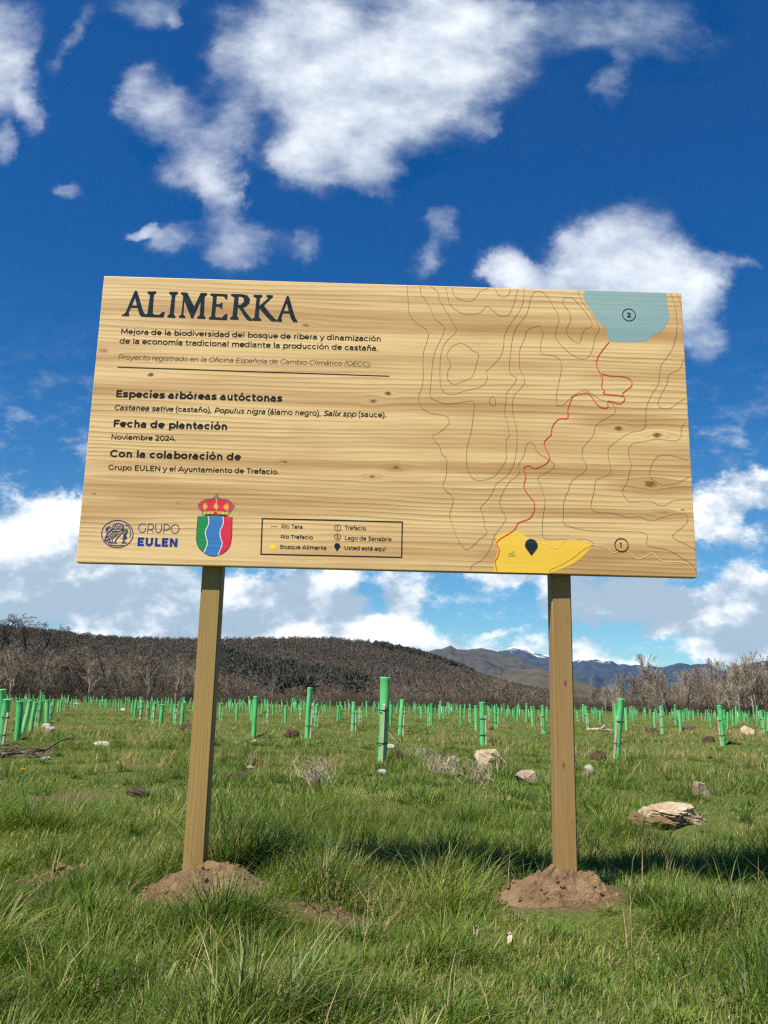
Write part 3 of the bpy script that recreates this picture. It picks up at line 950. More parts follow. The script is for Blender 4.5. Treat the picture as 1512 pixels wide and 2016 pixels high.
lake = ontoboard(pxl([(907, 55), (902, 90), (898, 104), (905, 128), (925, 160), (945, 190), (965, 220), (990, 248), (1010, 259), (1013, 280), (1014, 310), (1035, 322), (1110, 325), (1195, 322), (1212, 310), (1235, 288), (1262, 280), (1285, 262), (1300, 235), (1310, 205), (1306, 170), (1300, 130), (1296, 60)], *Z3))
fl = Flat(-.0004); fl.poly([lake]); fl.build('map_lake', M_LAKE, board)
yel = ontoboard(pxl([(468, 720), (472, 640), (490, 590), (478, 560), (484, 520), (560, 500), (600, 502), (635, 540), (690, 548), (800, 548), (860, 545), (915, 545), (935, 558), (945, 570), (925, 592), (895, 625), (855, 655), (800, 680), (735, 706), (600, 730)], *Z4))
fl = Flat(-.0004); fl.poly([yel]); fl.build('map_planted_area', M_YEL, board)
CONT = [
    route([(52, 55), (56, 110), (60, 165), (68, 200), (105, 240), (140, 262), (155, 290), (145, 330), (132, 370), (128, 420), (130, 480), (124, 540), (110, 575), (108, 605), (120, 640), (160, 665), (220, 675), (250, 690), (253, 715), (225, 745), (195, 765)], [(176, 40), (185, 70), (210, 95), (215, 125), (240, 155), (242, 200), (238, 245), (224, 275), (235, 305), (265, 330), (273, 360), (262, 400), (256, 435), (268, 465), (284, 510), (300, 550), (330, 587), (360, 580), (395, 545), (435, 510), (425, 480), (418, 430), (405, 390), (440, 350), (465, 310), (480, 275), (520, 245), (550, 210), (570, 160), (578, 100)],
          [(580, 780), (575, 730), (562, 680), (558, 620), (570, 575), (600, 545), (616, 520), (610, 485), (595, 460), (590, 420), (594, 360), (615, 310), (628, 270), (660, 255), (690, 250), (705, 285), (695, 330), (696, 375), (720, 388), (760, 392), (785, 410), (793, 450), (785, 500), (772, 560), (768, 620), (785, 633), (810, 620), (840, 590), (880, 565), (910, 558), (940, 575), (980, 602), (1020, 612), (1045, 630), (1050, 665), (1010, 690), (960, 725), (948, 765)],
          [(940, 50), (905, 90), (893, 115), (895, 150), (912, 185), (905, 215), (870, 240), (840, 265), (825, 310), (805, 360), (803, 420), (805, 465), (850, 485), (920, 498), (1000, 502), (1100, 503), (1180, 507), (1205, 525), (1205, 570), (1260, 582), (1310, 595), (1370, 630), (1415, 660), (1440, 695)]),
    route([(118, 58), (118, 95), (140, 120), (165, 165), (182, 210), (215, 238), (232, 262), (215, 310), (190, 360), (175, 420), (170, 480), (165, 540), (162, 580), (180, 602), (240, 620), (310, 615), (360, 608), (375, 620), (372, 660), (365, 720), (358, 765)], [(350, 60), (338, 120), (340, 190), (355, 230), (380, 255), (430, 255), (475, 235), (505, 195), (527, 160), (527, 110), (530, 60), (543, 45)],
          [(542, 770), (535, 720), (520, 660), (528, 600), (530, 570), (570, 520), (577, 497), (550, 480), (543, 440), (550, 370), (560, 300), (580, 250), (610, 215), (630, 180), (645, 120), (660, 88), (690, 83), (725, 105), (750, 150), (775, 190), (780, 225), (768, 265), (766, 305), (800, 350), (850, 390), (890, 405), (925, 395), (945, 350), (955, 300), (975, 265), (965, 235), (930, 180), (895, 135), (878, 100), (873, 78)]),
    route([(165, 58), (200, 85), (206, 120), (235, 170), (265, 220), (288, 265), (275, 290), (235, 330), (215, 380), (210, 440), (210, 500), (215, 545), (240, 572), (270, 578), (320, 562), (400, 542), (430, 520), (437, 490), (432, 465), (460, 440), (500, 395), (515, 350), (520, 295), (550, 235), (590, 180), (610, 130), (614, 70)]),
    route([(233, 58), (245, 90), (255, 140), (285, 170), (330, 190), (400, 185), (425, 160), (445, 158), (470, 180), (500, 200), (540, 195), (565, 140), (585, 70)]),
    route([(270, 62), (275, 95), (300, 118), (345, 130), (380, 115), (400, 85), (440, 66)]),
    route([(474, 68), (490, 98), (515, 110), (540, 95), (550, 70)]),
    route([(310, 330), (345, 345), (370, 370), (396, 380), (385, 430), (365, 490), (320, 515), (275, 527), (248, 505), (248, 465), (262, 435), (245, 400), (245, 380), (270, 345), (308, 330)]),
    route([(462, 585), (475, 600), (477, 625), (468, 632), (450, 622), (450, 600), (461, 586)]),
    route([(805, 113), (845, 113), (880, 150), (920, 200), (940, 245), (905, 265), (890, 300), (880, 328), (850, 320), (820, 285), (818, 260), (835, 225), (832, 185), (800, 140), (804, 115)]),
    route([(1315, 88), (1335, 140), (1345, 200), (1347, 260), (1335, 330), (1310, 385), (1270, 440), (1260, 520), (1225, 580), (1200, 640), (1198, 700), (1185, 745), (1120, 762)], [(1050, 75), (1018, 110), (1020, 160), (1030, 215), (1000, 240), (960, 255), (950, 310), (935, 380), (960, 410), (1040, 415), (1110, 435), (1170, 432), (1220, 453), (1280, 435), (1330, 420), (1390, 420), (1395, 460), (1340, 510), (1325, 530), (1370, 555), (1420, 580), (1436, 592)]),
    route([(1345, 90), (1358, 120), (1368, 155)]),
    route([(1380, 405), (1360, 455), (1310, 480), (1300, 525), (1270, 580), (1255, 625), (1280, 643), (1320, 640), (1355, 615), (1388, 598)]),
    route([(1393, 708), (1370, 735), (1367, 770)], [(1368, 45), (1340, 68), (1280, 62), (1230, 62), (1190, 72), (1140, 78), (1115, 110), (1120, 160), (1128, 185), (1115, 235), (1110, 265), (1090, 295), (1088, 320), (1115, 357), (1180, 357), (1230, 360), (1260, 377), (1290, 378), (1330, 355), (1400, 350), (1416, 345)]),
    route(None, [(1405, 160), (1380, 155), (1320, 138), (1270, 137), (1235, 165), (1218, 210), (1222, 245), (1260, 272), (1290, 280), (1350, 270), (1390, 250), (1408, 237)]),
    route(None, [(357, 690), (365, 665), (410, 640), (445, 595), (460, 560), (475, 515), (500, 485), (525, 440), (500, 385), (498, 350), (520, 300), (545, 262), (590, 225), (585, 185), (610, 145), (625, 90), (645, 73), (662, 90), (680, 125), (720, 150), (760, 185), (730, 215), (680, 245), (695, 290), (714, 360), (706, 420), (700, 490), (705, 530), (730, 540), (800, 540), (900, 540), (940, 555), (940, 570), (900, 590), (850, 630), (790, 665), (745, 685), (733, 697)]),
]
fl = Flat(-.0008)
for cpts in CONT:
    fl.stroke(ontoboard(smooth(cpts, 4)), .0012)
fl.build('map_contour_lines', I_LINE, board)
fl = Flat(-.0013)
fl.stroke(ontoboard(smooth(route([(1022, 325), (985, 370), (963, 410), (962, 440), (980, 478), (990, 505), (985, 540), (1000, 560), (995, 573), (1060, 580), (1090, 585), (1087, 570), (1130, 535), (1122, 503), (1080, 490), (1030, 488), (985, 477)]), 3)), .0030)
fl.stroke(ontoboard(smooth(route([(1088, 580), (1097, 600), (1072, 622), (1018, 608), (1015, 640), (985, 640), (960, 620), (940, 590), (918, 570), (880, 575), (848, 587), (835, 615), (823, 650), (822, 690), (780, 695), (750, 730), (744, 765)], [(742, 40), (710, 75), (720, 110), (737, 150), (715, 180), (665, 200), (640, 188), (612, 198), (622, 240), (612, 290), (640, 335), (660, 360), (662, 400), (640, 440), (585, 462), (570, 492), (530, 520), (490, 545), (483, 565), (495, 590), (485, 630), (475, 645), (483, 693)]), 4)), .0030)
fl.build('map_red_river', I_RED, board)
fl = Flat(-.0011)
for pts in ([(570, 502), (610, 535), (640, 560), (700, 560), (770, 583), (800, 555), (830, 543), (900, 548), (950, 568), (1000, 575), (1040, 605), (1065, 600)], [(1110, 598), (1160, 635), (1200, 620), (1230, 605), (1260, 635), (1300, 647), (1370, 650), (1400, 660), (1430, 690)]):
    fl.stroke(ontoboard(smooth(pxl(pts, *Z4), 4)), .0019)
fl.build('map_pale_river', I_PALE, board)


def ring(fl, px, py, r, w):
    a, b = on_board(px, py)
    c, _ = on_board(px + r, py)
    fl.ellipse(a, b, c - a, c - a, w)


def number(fl, ch, px, py, cap, w=.12):
    S, a = glyph(ch, w)
    x, z = on_board(px, py)
    _, zt = on_board(px, py - cap)
    s = abs(zt - z) / .7
    for p in S:
        fl.stroke([(x + (q[0] - a / 2) * s * 1.1, z + (q[1] - .35) * s) for q in p], w * s)


def pin(fl, px, py, r, tip):
    x, z = on_board(px, py)
    r_ = on_board(px + r, py)[0] - x
    zt = on_board(px, tip)[1]
    pts = [(x + r_ * math.cos(math.radians(a)), z + r_ * math.sin(math.radians(a))) for a in range(-28, 209, 12)]
    fl.poly([[(x, zt)] + pts])


fl = Flat(-.0012)
ring(fl, 1238, 620, 12.6, .0034); number(fl, '2', 1238, 620, 9.6, .14)
fl.build('map_number', I_BLACK, board)
fl = Flat(-.0012)
ring(fl, 1223.3, 1073, 13, .0034); number(fl, '1', 1222.5, 1073, 10, .13)
fl.build('map_number', I_BLACK, board)
fl = Flat(-.0016)
pin(fl, 1045.8, 1073.5, 12.6, 1094)
fl.build('map_pin', I_TITLE, board)

fl = Flat(-.0009)
for pts in ([(540, 620), (540, 610), (552, 606), (552, 620)], [(558, 620), (558, 602), (566, 598), (566, 620)], [(536, 622), (572, 621)], [(545, 614), (562, 612)]):
    fl.stroke(pxl(pts, *Z4), .0026)
fl.build('map_small_mark', I_MARK, board)
# legend
fl = Flat(-.0006)
q = [on_board(*p) for p in ((516.5, 1021), (792, 1027.6), (790.6, 1097.2), (513.8, 1091))]
fl.stroke(q, .0048, True)
fl.build('legend_box', I_BLACK, board)
fl = Flat(-.0006)
for s, a, b in (('Río Tera', (553, 1040), (596, 1041)), ('Río Trefacio', (551.6, 1060.2), (615.9, 1061.8)), ('Bosque Alimerka', (550.6, 1080.5), (643, 1082.4)),
                ('Trefacio', (678.4, 1042.8), (720.5, 1044)), ('Lago de Sanabria', (678, 1063), (771, 1065.2)), ('Usted está aquí', (677, 1082.6), (759.6, 1084.6))):
    fl = Flat(-.0006); text(fl, s, a, b, 8.0, .10); fl.build('legend_lettering', I_BLACK, board)
fl = Flat(-.0006)
ring(fl, 664.8, 1039.2, 6.2, .0022); number(fl, '1', 664.4, 1039.2, 6, .12)
fl.build('legend_number', I_BLACK, board)
fl = Flat(-.0006)
ring(fl, 664.4, 1057, 6.2, .0022); number(fl, '2', 664.4, 1057, 6, .12)
fl.build('legend_number', I_BLACK, board)
fl = Flat(-.0006)
pin(fl, 663.8, 1075, 6, 1086)
fl.build('legend_pin', I_TITLE, board)
fl = Flat(-.0006); fl.stroke([on_board(532.5, 1036.3), on_board(547.5, 1036.8)], .0022); fl.build('legend_dash', I_BROWN, board)
fl = Flat(-.0006); a, b = on_board(537.7, 1076.4); fl.ellipse(a, b, .0125, .0125); fl.build('legend_dot', I_DOT, board)

# owl emblem and its words
Z7 = (180, 960, 5.04)


def ell7(fl, cx, cy, rx, ry, w=None, a0=0, a1=360):
    pts = pxl([(cx + rx * math.cos(math.radians(a)), cy - ry * math.sin(math.radians(a))) for a in np.linspace(a0, a1, 36)], *Z7)
    if w: fl.stroke(pts, w, abs(a1 - a0) == 360)
    else: fl.poly([pts[:-1]])


fl = Flat(-.0006)
ell7(fl, 257, 460, 156, 135, .0036)
ell7(fl, 267, 395, 56, 40, .0036); ell7(fl, 249, 395, 19, 18, .003); ell7(fl, 290, 396, 19, 18, .003); ell7(fl, 249, 395, 6, 6); ell7(fl, 290, 396, 6, 6)
for k in range(12):
    a = math.radians(k * 30 + 10)
    fl.stroke(pxl([(267 + 58 * math.cos(a), 395 - 42 * math.sin(a)), (267 + 47 * math.cos(a), 395 - 33 * math.sin(a))], *Z7), .0022)
for pts, w in (([(212, 408), (185, 428), (158, 458), (140, 500), (134, 522), (150, 527), (180, 505)], .005), ([(322, 418), (312, 440), (285, 468), (255, 500), (240, 525), (232, 545)], .004), ([(270, 400), (268, 415)], .003),
               ([(152, 500), (180, 470), (215, 442)], .003), ([(165, 512), (200, 478), (240, 448)], .003), ([(185, 515), (222, 480), (262, 452)], .003), ([(205, 512), (240, 482), (280, 452)], .0026), ([(200, 432), (230, 440), (262, 436)], .003),
               ([(180, 512), (184, 535), (165, 545)], .0034), ([(205, 512), (208, 540), (190, 546)], .0034), ([(232, 545), (250, 550)], .003), ([(158, 546), (255, 551)], .003), ([(176, 564), (220, 573), (270, 576), (318, 570)], .0034),
               ([(146, 445), (142, 420), (152, 398), (172, 386), (194, 392), (196, 402)], .003), ([(158, 440), (154, 420), (166, 402), (186, 400)], .003), ([(170, 412), (160, 425)], .003),
               ([(338, 370), (362, 380), (382, 405), (388, 435), (388, 465), (380, 492)], .003), ([(338, 370), (350, 384)], .003),
               ([(332, 412), (358, 416)], .003), ([(332, 446), (358, 450)], .003), ([(330, 430), (360, 432)], .0026),
               ([(352, 462), (322, 460), (322, 478), (348, 478), (322, 478), (322, 494), (354, 496)], .0042), ([(350, 508), (306, 506), (330, 527), (304, 546), (348, 549)], .0042)):
    fl.stroke(pxl(pts, *Z7), w)
ell7(fl, 345, 431, 14, 20, .0032)
fl.build('owl_emblem', I_NAVY, board)
fl = Flat(-.0006)
text(fl, 'GRUPO', (270.5, 1048.7), (353, 1050.0), 18, .06)
fl.build('logo_thin_lettering', I_NAVY, board)
fl = Flat(-.0006)
text(fl, 'EULEN', (268.2, 1074.7), (350.4, 1076.8), 17, .18)
fl.build('logo_bold_lettering', I_BLUE, board)

# coat of arms
L1 = smooth([(1158, 285), (1165, 330), (1160, 370), (1140, 410), (1130, 450), (1140, 500), (1150, 550), (1137, 600), (1115, 645)], 4)
L2 = smooth([(1305, 288), (1310, 340), (1300, 380), (1280, 420), (1275, 460), (1285, 510), (1298, 550), (1285, 600), (1270, 635), (1258, 669)], 4)
L1, L2 = [tuple(p) for p in L1], [tuple(p) for p in L2]
GL = [(1095, 628), (1068, 598), (1050, 565), (1041, 520), (1047, 400), (1057, 282)]
BB = [(1160, 670), (1185, 677), (1215, 680), (1240, 676)]
RR = [(1300, 655), (1340, 625), (1368, 590), (1384, 545), (1392, 480), (1397, 290)]
shield = {}
for nm, poly, mt_ in (('shield_green_field', L1 + GL, I_SG), ('shield_blue_field', L1 + BB + L2[::-1], I_SB), ('shield_red_field', L2 + RR, I_SR)):
    fl = Flat(-.0006); fl.poly([pxl(poly, *Z7)]); fl.build(nm, mt_, board)
fl = Flat(-.0010)
fl.stroke(pxl(L1, *Z7), .0036); fl.stroke(pxl(L2, *Z7), .0036)
fl.build('shield_white_lines', I_WHITE, board)
fl = Flat(-.0009)
fl.stroke(pxl([(1057, 282), (1047, 400), (1041, 520), (1050, 565), (1068, 598), (1095, 628), (1115, 645), (1160, 670), (1215, 681), (1258, 669), (1300, 655), (1340, 625), (1368, 590), (1384, 545), (1392, 480), (1397, 290)], *Z7), .0018)
fl.stroke(pxl([(1125, 272), (1240, 266), (1350, 279)], *Z7), .006)
fl.build('shield_outline', I_BLACK, board)
fl = Flat(-.0006)
fl.poly([pxl([(1100, 232), (1066, 195), (1072, 160), (1130, 130), (1240, 108), (1350, 132), (1400, 168), (1400, 196), (1370, 236), (1240, 225)], *Z7)])
fl.poly([pxl([(1185, 262), (1300, 266), (1300, 284), (1185, 280)], *Z7)])
fl.build('crown_red_cap', I_SR, board)
fl = Flat(-.0009)
fl.poly([pxl([(1098, 238), (1170, 232), (1240, 231), (1310, 235), (1368, 246), (1360, 272), (1300, 264), (1240, 262), (1170, 262), (1095, 268)], *Z7)])
for pts in ([(1240, 105), (1240, 232)], [(1135, 150), (1118, 185), (1124, 232)], [(1345, 152), (1358, 190), (1348, 238)]):
    fl.stroke(pxl(pts, *Z7), .0032)
for (cx, cy) in ((1236, 185), (1130, 188), (1336, 194)):
    for k in range(8):
        a = math.radians(45 * k)
        fl.stroke(pxl([(cx, cy), (cx + 26 * math.cos(a), cy + 30 * math.sin(a))], *Z7), .0034)
    ell7(fl, cx, cy, 11, 11)
fl.build('crown_gold', I_GOLD, board)
fl = Flat(-.0012)
arch = smooth([(1100, 238), (1064, 196), (1070, 155), (1130, 118), (1190, 108), (1240, 88), (1290, 110), (1350, 122), (1404, 160), (1408, 196), (1372, 244)], 5)
fl.stroke(pxl([tuple(p) for p in arch], *Z7), .0026)
for p in arch[::2]:
    ell7(fl, p[0], p[1], 7, 7)
fl.stroke(pxl([(1242, 52), (1242, 100)], *Z7), .003); fl.stroke(pxl([(1228, 68), (1257, 68)], *Z7), .003); ell7(fl, 1241, 96, 14, 13)
for pts in ([(1098, 238), (1170, 232), (1240, 231), (1310, 235), (1368, 246)], [(1095, 270), (1170, 263), (1240, 263), (1300, 266), (1360, 274)]):
    fl.stroke(pxl(pts, *Z7), .0016)
for cx, cy in ((1105, 253), (1140, 250), (1180, 248), (1280, 252), (1322, 256), (1352, 262)):
    ell7(fl, cx, cy, 7, 7)
fl.build('crown_outline', I_GREY, board)
fl = Flat(-.0015)
fl.poly([pxl([(1212, 240), (1250, 240), (1250, 258), (1212, 257)], *Z7)])
fl.build('crown_jewel', I_RED, board)

# posts
def post_material(name, seed, light, dark, line, knots):
    m, T, bs = mat(name, .62, .25)
    s = T.n('ShaderNodeSeparateXYZ'); T.link(objco(T), s.inputs[0])
    c = T.n('ShaderNodeCombineXYZ')
    T.link(s.outputs[2], c.inputs[0]); T.link(s.outputs[1], c.inputs[1])
    T.link(T.math('ADD', s.outputs[0], T.math('MULTIPLY', s.outputs[1], .6)), c.inputs[2])
    T.link(wood(T, c.outputs[0], light, dark, line, seed, 24.0, knots, (.5, 16), amp_max=.6), bs.inputs['Base Color'])
    return m


M_POST = [post_material('greenish treated pine', 1.7, (.355, .235, .078), (.24, .155, .050), (.14, .085, .027), []),
          post_material('brown treated pine', 5.3, (.34, .215, .080), (.245, .148, .052), (.145, .085, .03), [(.33, POST_X[1] + .02, .010, .45), (.53, POST_X[1] - .005, .012, .6), (.84, POST_X[1] + .008, .009, .65), (1.09, POST_X[1] + .02, .010, .4)])]
for k, X in enumerate(POST_X):
    hw = .0395
    mb_ = MB()
    zb = Z0[k] - .35
    mb_.box(X - hw, X + hw, BT + .001 - SO[1], BT + .079 - SO[1], zb, BZ + BH - .12)
    p = mb_.build('post', M_POST[k], sign)
    bm = bmesh.new(); bm.from_mesh(p.data)
    bmesh.ops.bevel(bm, geom=bm.edges[:], offset=.005, segments=3, affect='EDGES')
    bm.to_mesh(p.data); bm.free()
    p['label'] = ('greenish brown square post with straight grain', 'plain brown square post with dark knots')[k]

def clod_shape(rg, s_):
    th = np.linspace(.05, math.pi - .05, 6)[:, None]; a = np.linspace(0, 2 * np.pi, 8, endpoint=False)[None]
    r = s_ * (1 + rg.normal(0, .22, (6, 8)))
    V = np.stack([r * np.sin(th) * np.cos(a), r * np.sin(th) * np.sin(a), .8 * r * np.cos(th)], -1).reshape(-1, 3)
    return V, gridF(6, 8, True)[:, ::-1]


# the heaps of earth round the post feet
for k, (mx, my) in enumerate(MOUNDS):
    n, na_ = 46, 96
    r = np.linspace(0, 1, n)[:, None]; a = np.linspace(0, 2 * np.pi, na_, endpoint=False)[None]
    rx, ry_ = ((.31, .19), (.275, .165))[k]
    wob = 1 + .22 * fbm(np.cos(a) * 1.6 + k * 9, np.sin(a) * 1.6, 3, 14)
    ox = (.02, -.045)[k]
    x = ox + r * wob * rx * np.cos(a); y = r * wob * ry_ * np.sin(a)
    top = (.13, .118)[k]
    z = top * (np.clip(1 - r, 0, 1) ** .9) + .050 * fbm((x + k * 5) * 9, y * 9, 5, 40, .62) * (.35 + np.sin(np.clip(r, 0, 1) * math.pi)) - .05 * r ** 3
    lump = np.maximum(0, fbm((x + k * 3) * 26, y * 26, 3, 44, .6) - .06) * .075
    z = z + lump * (1 - r ** 4)
    hh = height(x + mx, y + my) - Z0[k]
    Vm = np.stack([x + 0 * z, y + 0 * z, z + hh], -1).reshape(-1, 3)
    Fm = [gridF(n, na_, True)]
    rg = np.random.default_rng(300 + k)
    for q in range(46):                       # loose clods on the heap and round its edge
        i_, j_ = int(np.clip(rg.beta(3, 1.6) * n, 2, n - 1)), rg.integers(0, na_)
        c_ = Vm[i_ * na_ + j_] * np.array([1.03, 1.03, 1])
        s_ = rg.uniform(.003, .011)
        Vb, Fb = clod_shape(rg, s_)
        Fm.append(Fb + len(Vm)); Vm = np.vstack([Vm, Vb + c_])
    o = mesh_np('earth_mound', Vm, [np.concatenate(Fm)], M_SOIL, smooth=False)
    o.location = (mx, my, Z0[k])
    tag(o, ('heap of brown earth around the foot of the left greenish post', 'heap of brown earth around the foot of the right brown post')[k], 'earth heap', 'earth heaps round the sign posts')


# ------------------------------------------------------------------ tree guards (green tubes on stakes)
def tube_material():
    m, T, bs = mat('green translucent plastic', .38, .45)
    co = objco(T)
    v = T.noise(T.scale(co, (14, 14, 3.0)), 1.0, 4, .6)
    oi = T.n('ShaderNodeObjectInfo')
    c = T.mix(T.rng(v, .35, .68), (.075, .44, .125), (.13, .60, .205))
    c = T.mix(T.math('MULTIPLY', oi.outputs['Random'], .55), c, (.25, .66, .32))
    T.link(c, bs.inputs['Base Color'])
    tr = T.n('ShaderNodeBsdfTranslucent'); T.link(T.mix(1.0, c, (1.1, 1.5, 1.1), 'MULTIPLY'), tr.inputs[0])
    mx = T.n('ShaderNodeMixShader'); mx.inputs[0].default_value = .30
    T.link(bs.outputs[0], mx.inputs[1]); T.link(tr.outputs[0], mx.inputs[2])
    T.link(mx.outputs[0], m.node_tree.nodes['Material Output'].inputs['Surface'])
    return m


M_TUBE = tube_material()
M_STAKE = noisy('pale sawn stake', (.42, .33, .22), (.60, .50, .36), 8, .8, .2, stretch=(6, 6, .6))
M_TIE = noisy('black tie', (.012, .012, .012), (.03, .03, .03), 30, .5, .3)


def guard_mesh(seed, r=.053, n=20):
    """A thin-walled open tube, a little flared and dented, with a rolled lip."""
    rg = np.random.default_rng(seed)
    zs = np.concatenate([np.linspace(-.04, .97, 9), [.985, 1.0]])
    V = []
    ph = rg.random(4) * 6.28
    for side in (0, 1):
        for z in (zs if side == 0 else zs[::-1]):
            rr_ = r * (.93 + .12 * max(0, z)) * (1 - .06 * side) + (.004 if z > .98 and side == 0 else 0)
            for k in range(n):
                a = 2 * math.pi * k / n
                d = 1 + .05 * math.sin(2 * a + ph[0] + 2.2 * z) + .03 * math.sin(3 * a + ph[1] - 4 * z)
                V.append((rr_ * d * math.cos(a) + .012 * math.sin(2.1 * z + ph[2]), rr_ * d * math.sin(a) + .012 * math.sin(1.7 * z + ph[3]), z))
    F = gridF(2 * len(zs), n, True)
    return np.array(V), F


GUARDS = []
for s_ in range(3):
    V_, F_ = guard_mesh(s_)
    o = mesh_np('guard_tube', V_, F_, M_TUBE, smooth=True)
    GUARDS.append(o.data)
    bpy.data.objects.remove(o)
mb_ = MB(); mb_.box(-.0125, .0125, -.0125, .0125, -.05, .735); mb_.add([(-.0125, -.0125, .735), (.0125, -.0125, .735), (.0125, .0125, .735), (-.0125, .0125, .735), (0, 0, .75)], [(0, 1, 4), (1, 2, 4), (2, 3, 4), (3, 0, 4)])
o = mb_.build('stake', M_STAKE); STAKE = o.data; bpy.data.objects.remove(o)


def tie_mesh():
    n = 24
    V = []
    for z in (-.006, .006):
        for rr_ in (1.0, 1.06):
            for k in range(n):
                a = 2 * math.pi * k / n
                x, y = .056 * rr_ * math.cos(a), .056 * rr_ * math.sin(a)
                pull = max(0, -math.sin(a)) ** 6 * .028
                V.append((x * (1 - 4 * pull), y - pull, z))
    i = np.arange(n); j = (i + 1) % n
    q = lambda a, b: np.stack([a * n + i, a * n + j, b * n + j, b * n + i], -1)
    return np.array(V), np.concatenate([q(0, 1), q(1, 3), q(3, 2), q(2, 0)])


V_, F_ = tie_mesh()
o = mesh_np('tie', V_, F_, M_TIE, smooth=True); TIE = o.data; bpy.data.objects.remove(o)

NEAR_LABELS = {}


def add_guard(p, h, lean_x=0.0, lean_y=0.0, stake_a=None, label=None, group=None, seed=0, wide=1.0):
    t = empty('tree_guard', tuple(p), label, 'tree guard', group)
    t.rotation_euler = (lean_y, lean_x, 0)
    tb = link(GUARDS[seed % 3], 'tube', t)
    tb.scale = (wide, wide, h); tb.rotation_euler = (0, 0, (seed * 2.4) % 6.28)
    if stake_a is not None:
        a = math.radians(stake_a)            # 0 = towards the viewer, + = right
        sx, sy = math.sin(a) * .072 * wide, -math.cos(a) * .072 * wide
        st = link(STAKE, 'stake', t)
        st.location = (sx, sy, 0); st.scale = (1, 1, max(.7, h) * .93)
        for zf in (.25, .62):
            ti = link(TIE, 'tie', t)
            ti.location = (0, 0, h * zf); ti.rotation_euler = (0, 0, a); ti.scale = (wide * 1.04, wide * 1.04, 1)
    return t


# (base x, base y, top x, top y) in photo pixels, stake direction, label
def zr(ox, oy, k, L):
    return [((ox + a[2] / k, oy + a[3] / k, ox + a[0] / k, oy + a[1] / k) + tuple(a[4:])) for a in L]


G_L = zr(0, 1340, 3.78, [
    (20, 90, -12, 470, None, 'green tree guard cut off by the left edge, behind one with a pale stake'),
    (60, 165, 5, 490, 40, 'leaning green tree guard with pale stake near the left edge'),
    (143, 175, 122, 445, None, 'upright green tree guard left of the leaning one, by the branch heap'),
    (217, 165, 163, 400, None, 'strongly leaning green tree guard, fourth from the left edge'),
    (262, 180, 230, 378, None, 'leaning green tree guard above the two pale stones at left'),
    (300, 188, 282, 338, -70, 'green tree guard with stake on its left, behind the two pale stones at left'),
    (353, 178, 346, 322), (393, 192, 378, 290), (435, 180, 432, 238), (457, 165, 450, 230), (490, 150, 487, 222), (510, 150, 503, 218), (536, 125, 531, 185), (552, 125, 549, 182), (576, 135, 573, 176),
    (90, 140, 85, 190), (127, 138, 122, 192), (150, 140, 147, 178), (166, 135, 163, 174), (184, 123, 180, 167), (230, 120, 227, 167), (262, 132, 261, 163), (285, 135, 284, 165),
    (937, 145, 932, 238), (988, 168, 982, 245), (1012, 185, 1003, 272), (1053, 195, 1043, 290, 20), (1107, 205, 1101, 295), (1145, 195, 1135, 320, 25), (1209, 192, 1197, 342, None, 'dark green tree guard near the left post, with a dimpled side'), (1309, 195, 1300, 330), (1357, 175, 1350, 344, None, 'slim bright green tree guard just left of the left post'), (1382, 160, 1376, 242), (1337, 155, 1328, 236), (1283, 155, 1280, 227), (1248, 150, 1245, 212), (1206, 145, 1204, 192), (1103, 140, 1102, 182), (1180, 140, 1179, 192), (1153, 142, 1152, 190), (1127, 142, 1126, 190),
    (825, 135, 823, 182), (845, 132, 843, 187), (868, 140, 864, 197), (886, 140, 884, 207), (905, 145, 902, 212), (1058, 140, 1057, 184), (1030, 150, 1029, 182), (800, 140, 799, 178), (780, 150, 779, 178), (750, 152, 749, 178)])
G_C = zr(400, 1340, 3.78, [
    (133, 178, 125, 300), (250, 180, 248, 300), (301, 150, 295, 230), (353, 150, 349, 262), (365, 190, 358, 298), (396, 133, 374, 428, None, 'plain green tree guard right of the left post, no stake in sight'), (440, 175, 434, 250), (488, 190, 475, 313, 15), (520, 180, 517, 256), (612, 195, 612, 320, None, 'short straight green tree guard between the plain one and the one with white stake'),
    (630, 150, 629, 216), (726, 200, 720, 290), (714, 160, 712, 226), (798, 72, 774, 432, 62, 'tall green tree guard with white stake on its right, in the middle of the field'), (823, 180, 820, 278), (851, 185, 834, 352, 55), (904, 180, 900, 256), (1006, 190, 1001, 310), (1022, 190, 1018, 290), (1118, 170, 1114, 376, 65, 'green tree guard with thin stake on its right, left of the tallest one'), (1168, 205, 1168, 316), (1217, 165, 1216, 246),
    (1350, 10, 1324, 632, 2, 'biggest green tree guard, between the posts, stake strapped to its front'), (1403, 190, 1395, 330), (1481, 155, 1464, 406, 60, 'green tree guard with stake, right of the biggest one'), (1440, 170, 1438, 232), (1372, 170, 1370, 230), (1270, 168, 1270, 212), (1065, 168, 1064, 210), (893, 152, 892, 210), (757, 160, 756, 206), (695, 155, 694, 204), (660, 180, 659, 206), (548, 150, 547, 206), (575, 155, 574, 200), (177, 152, 176, 212), (211, 155, 210, 196), (264, 152, 262, 210), (318, 165, 318, 196)])
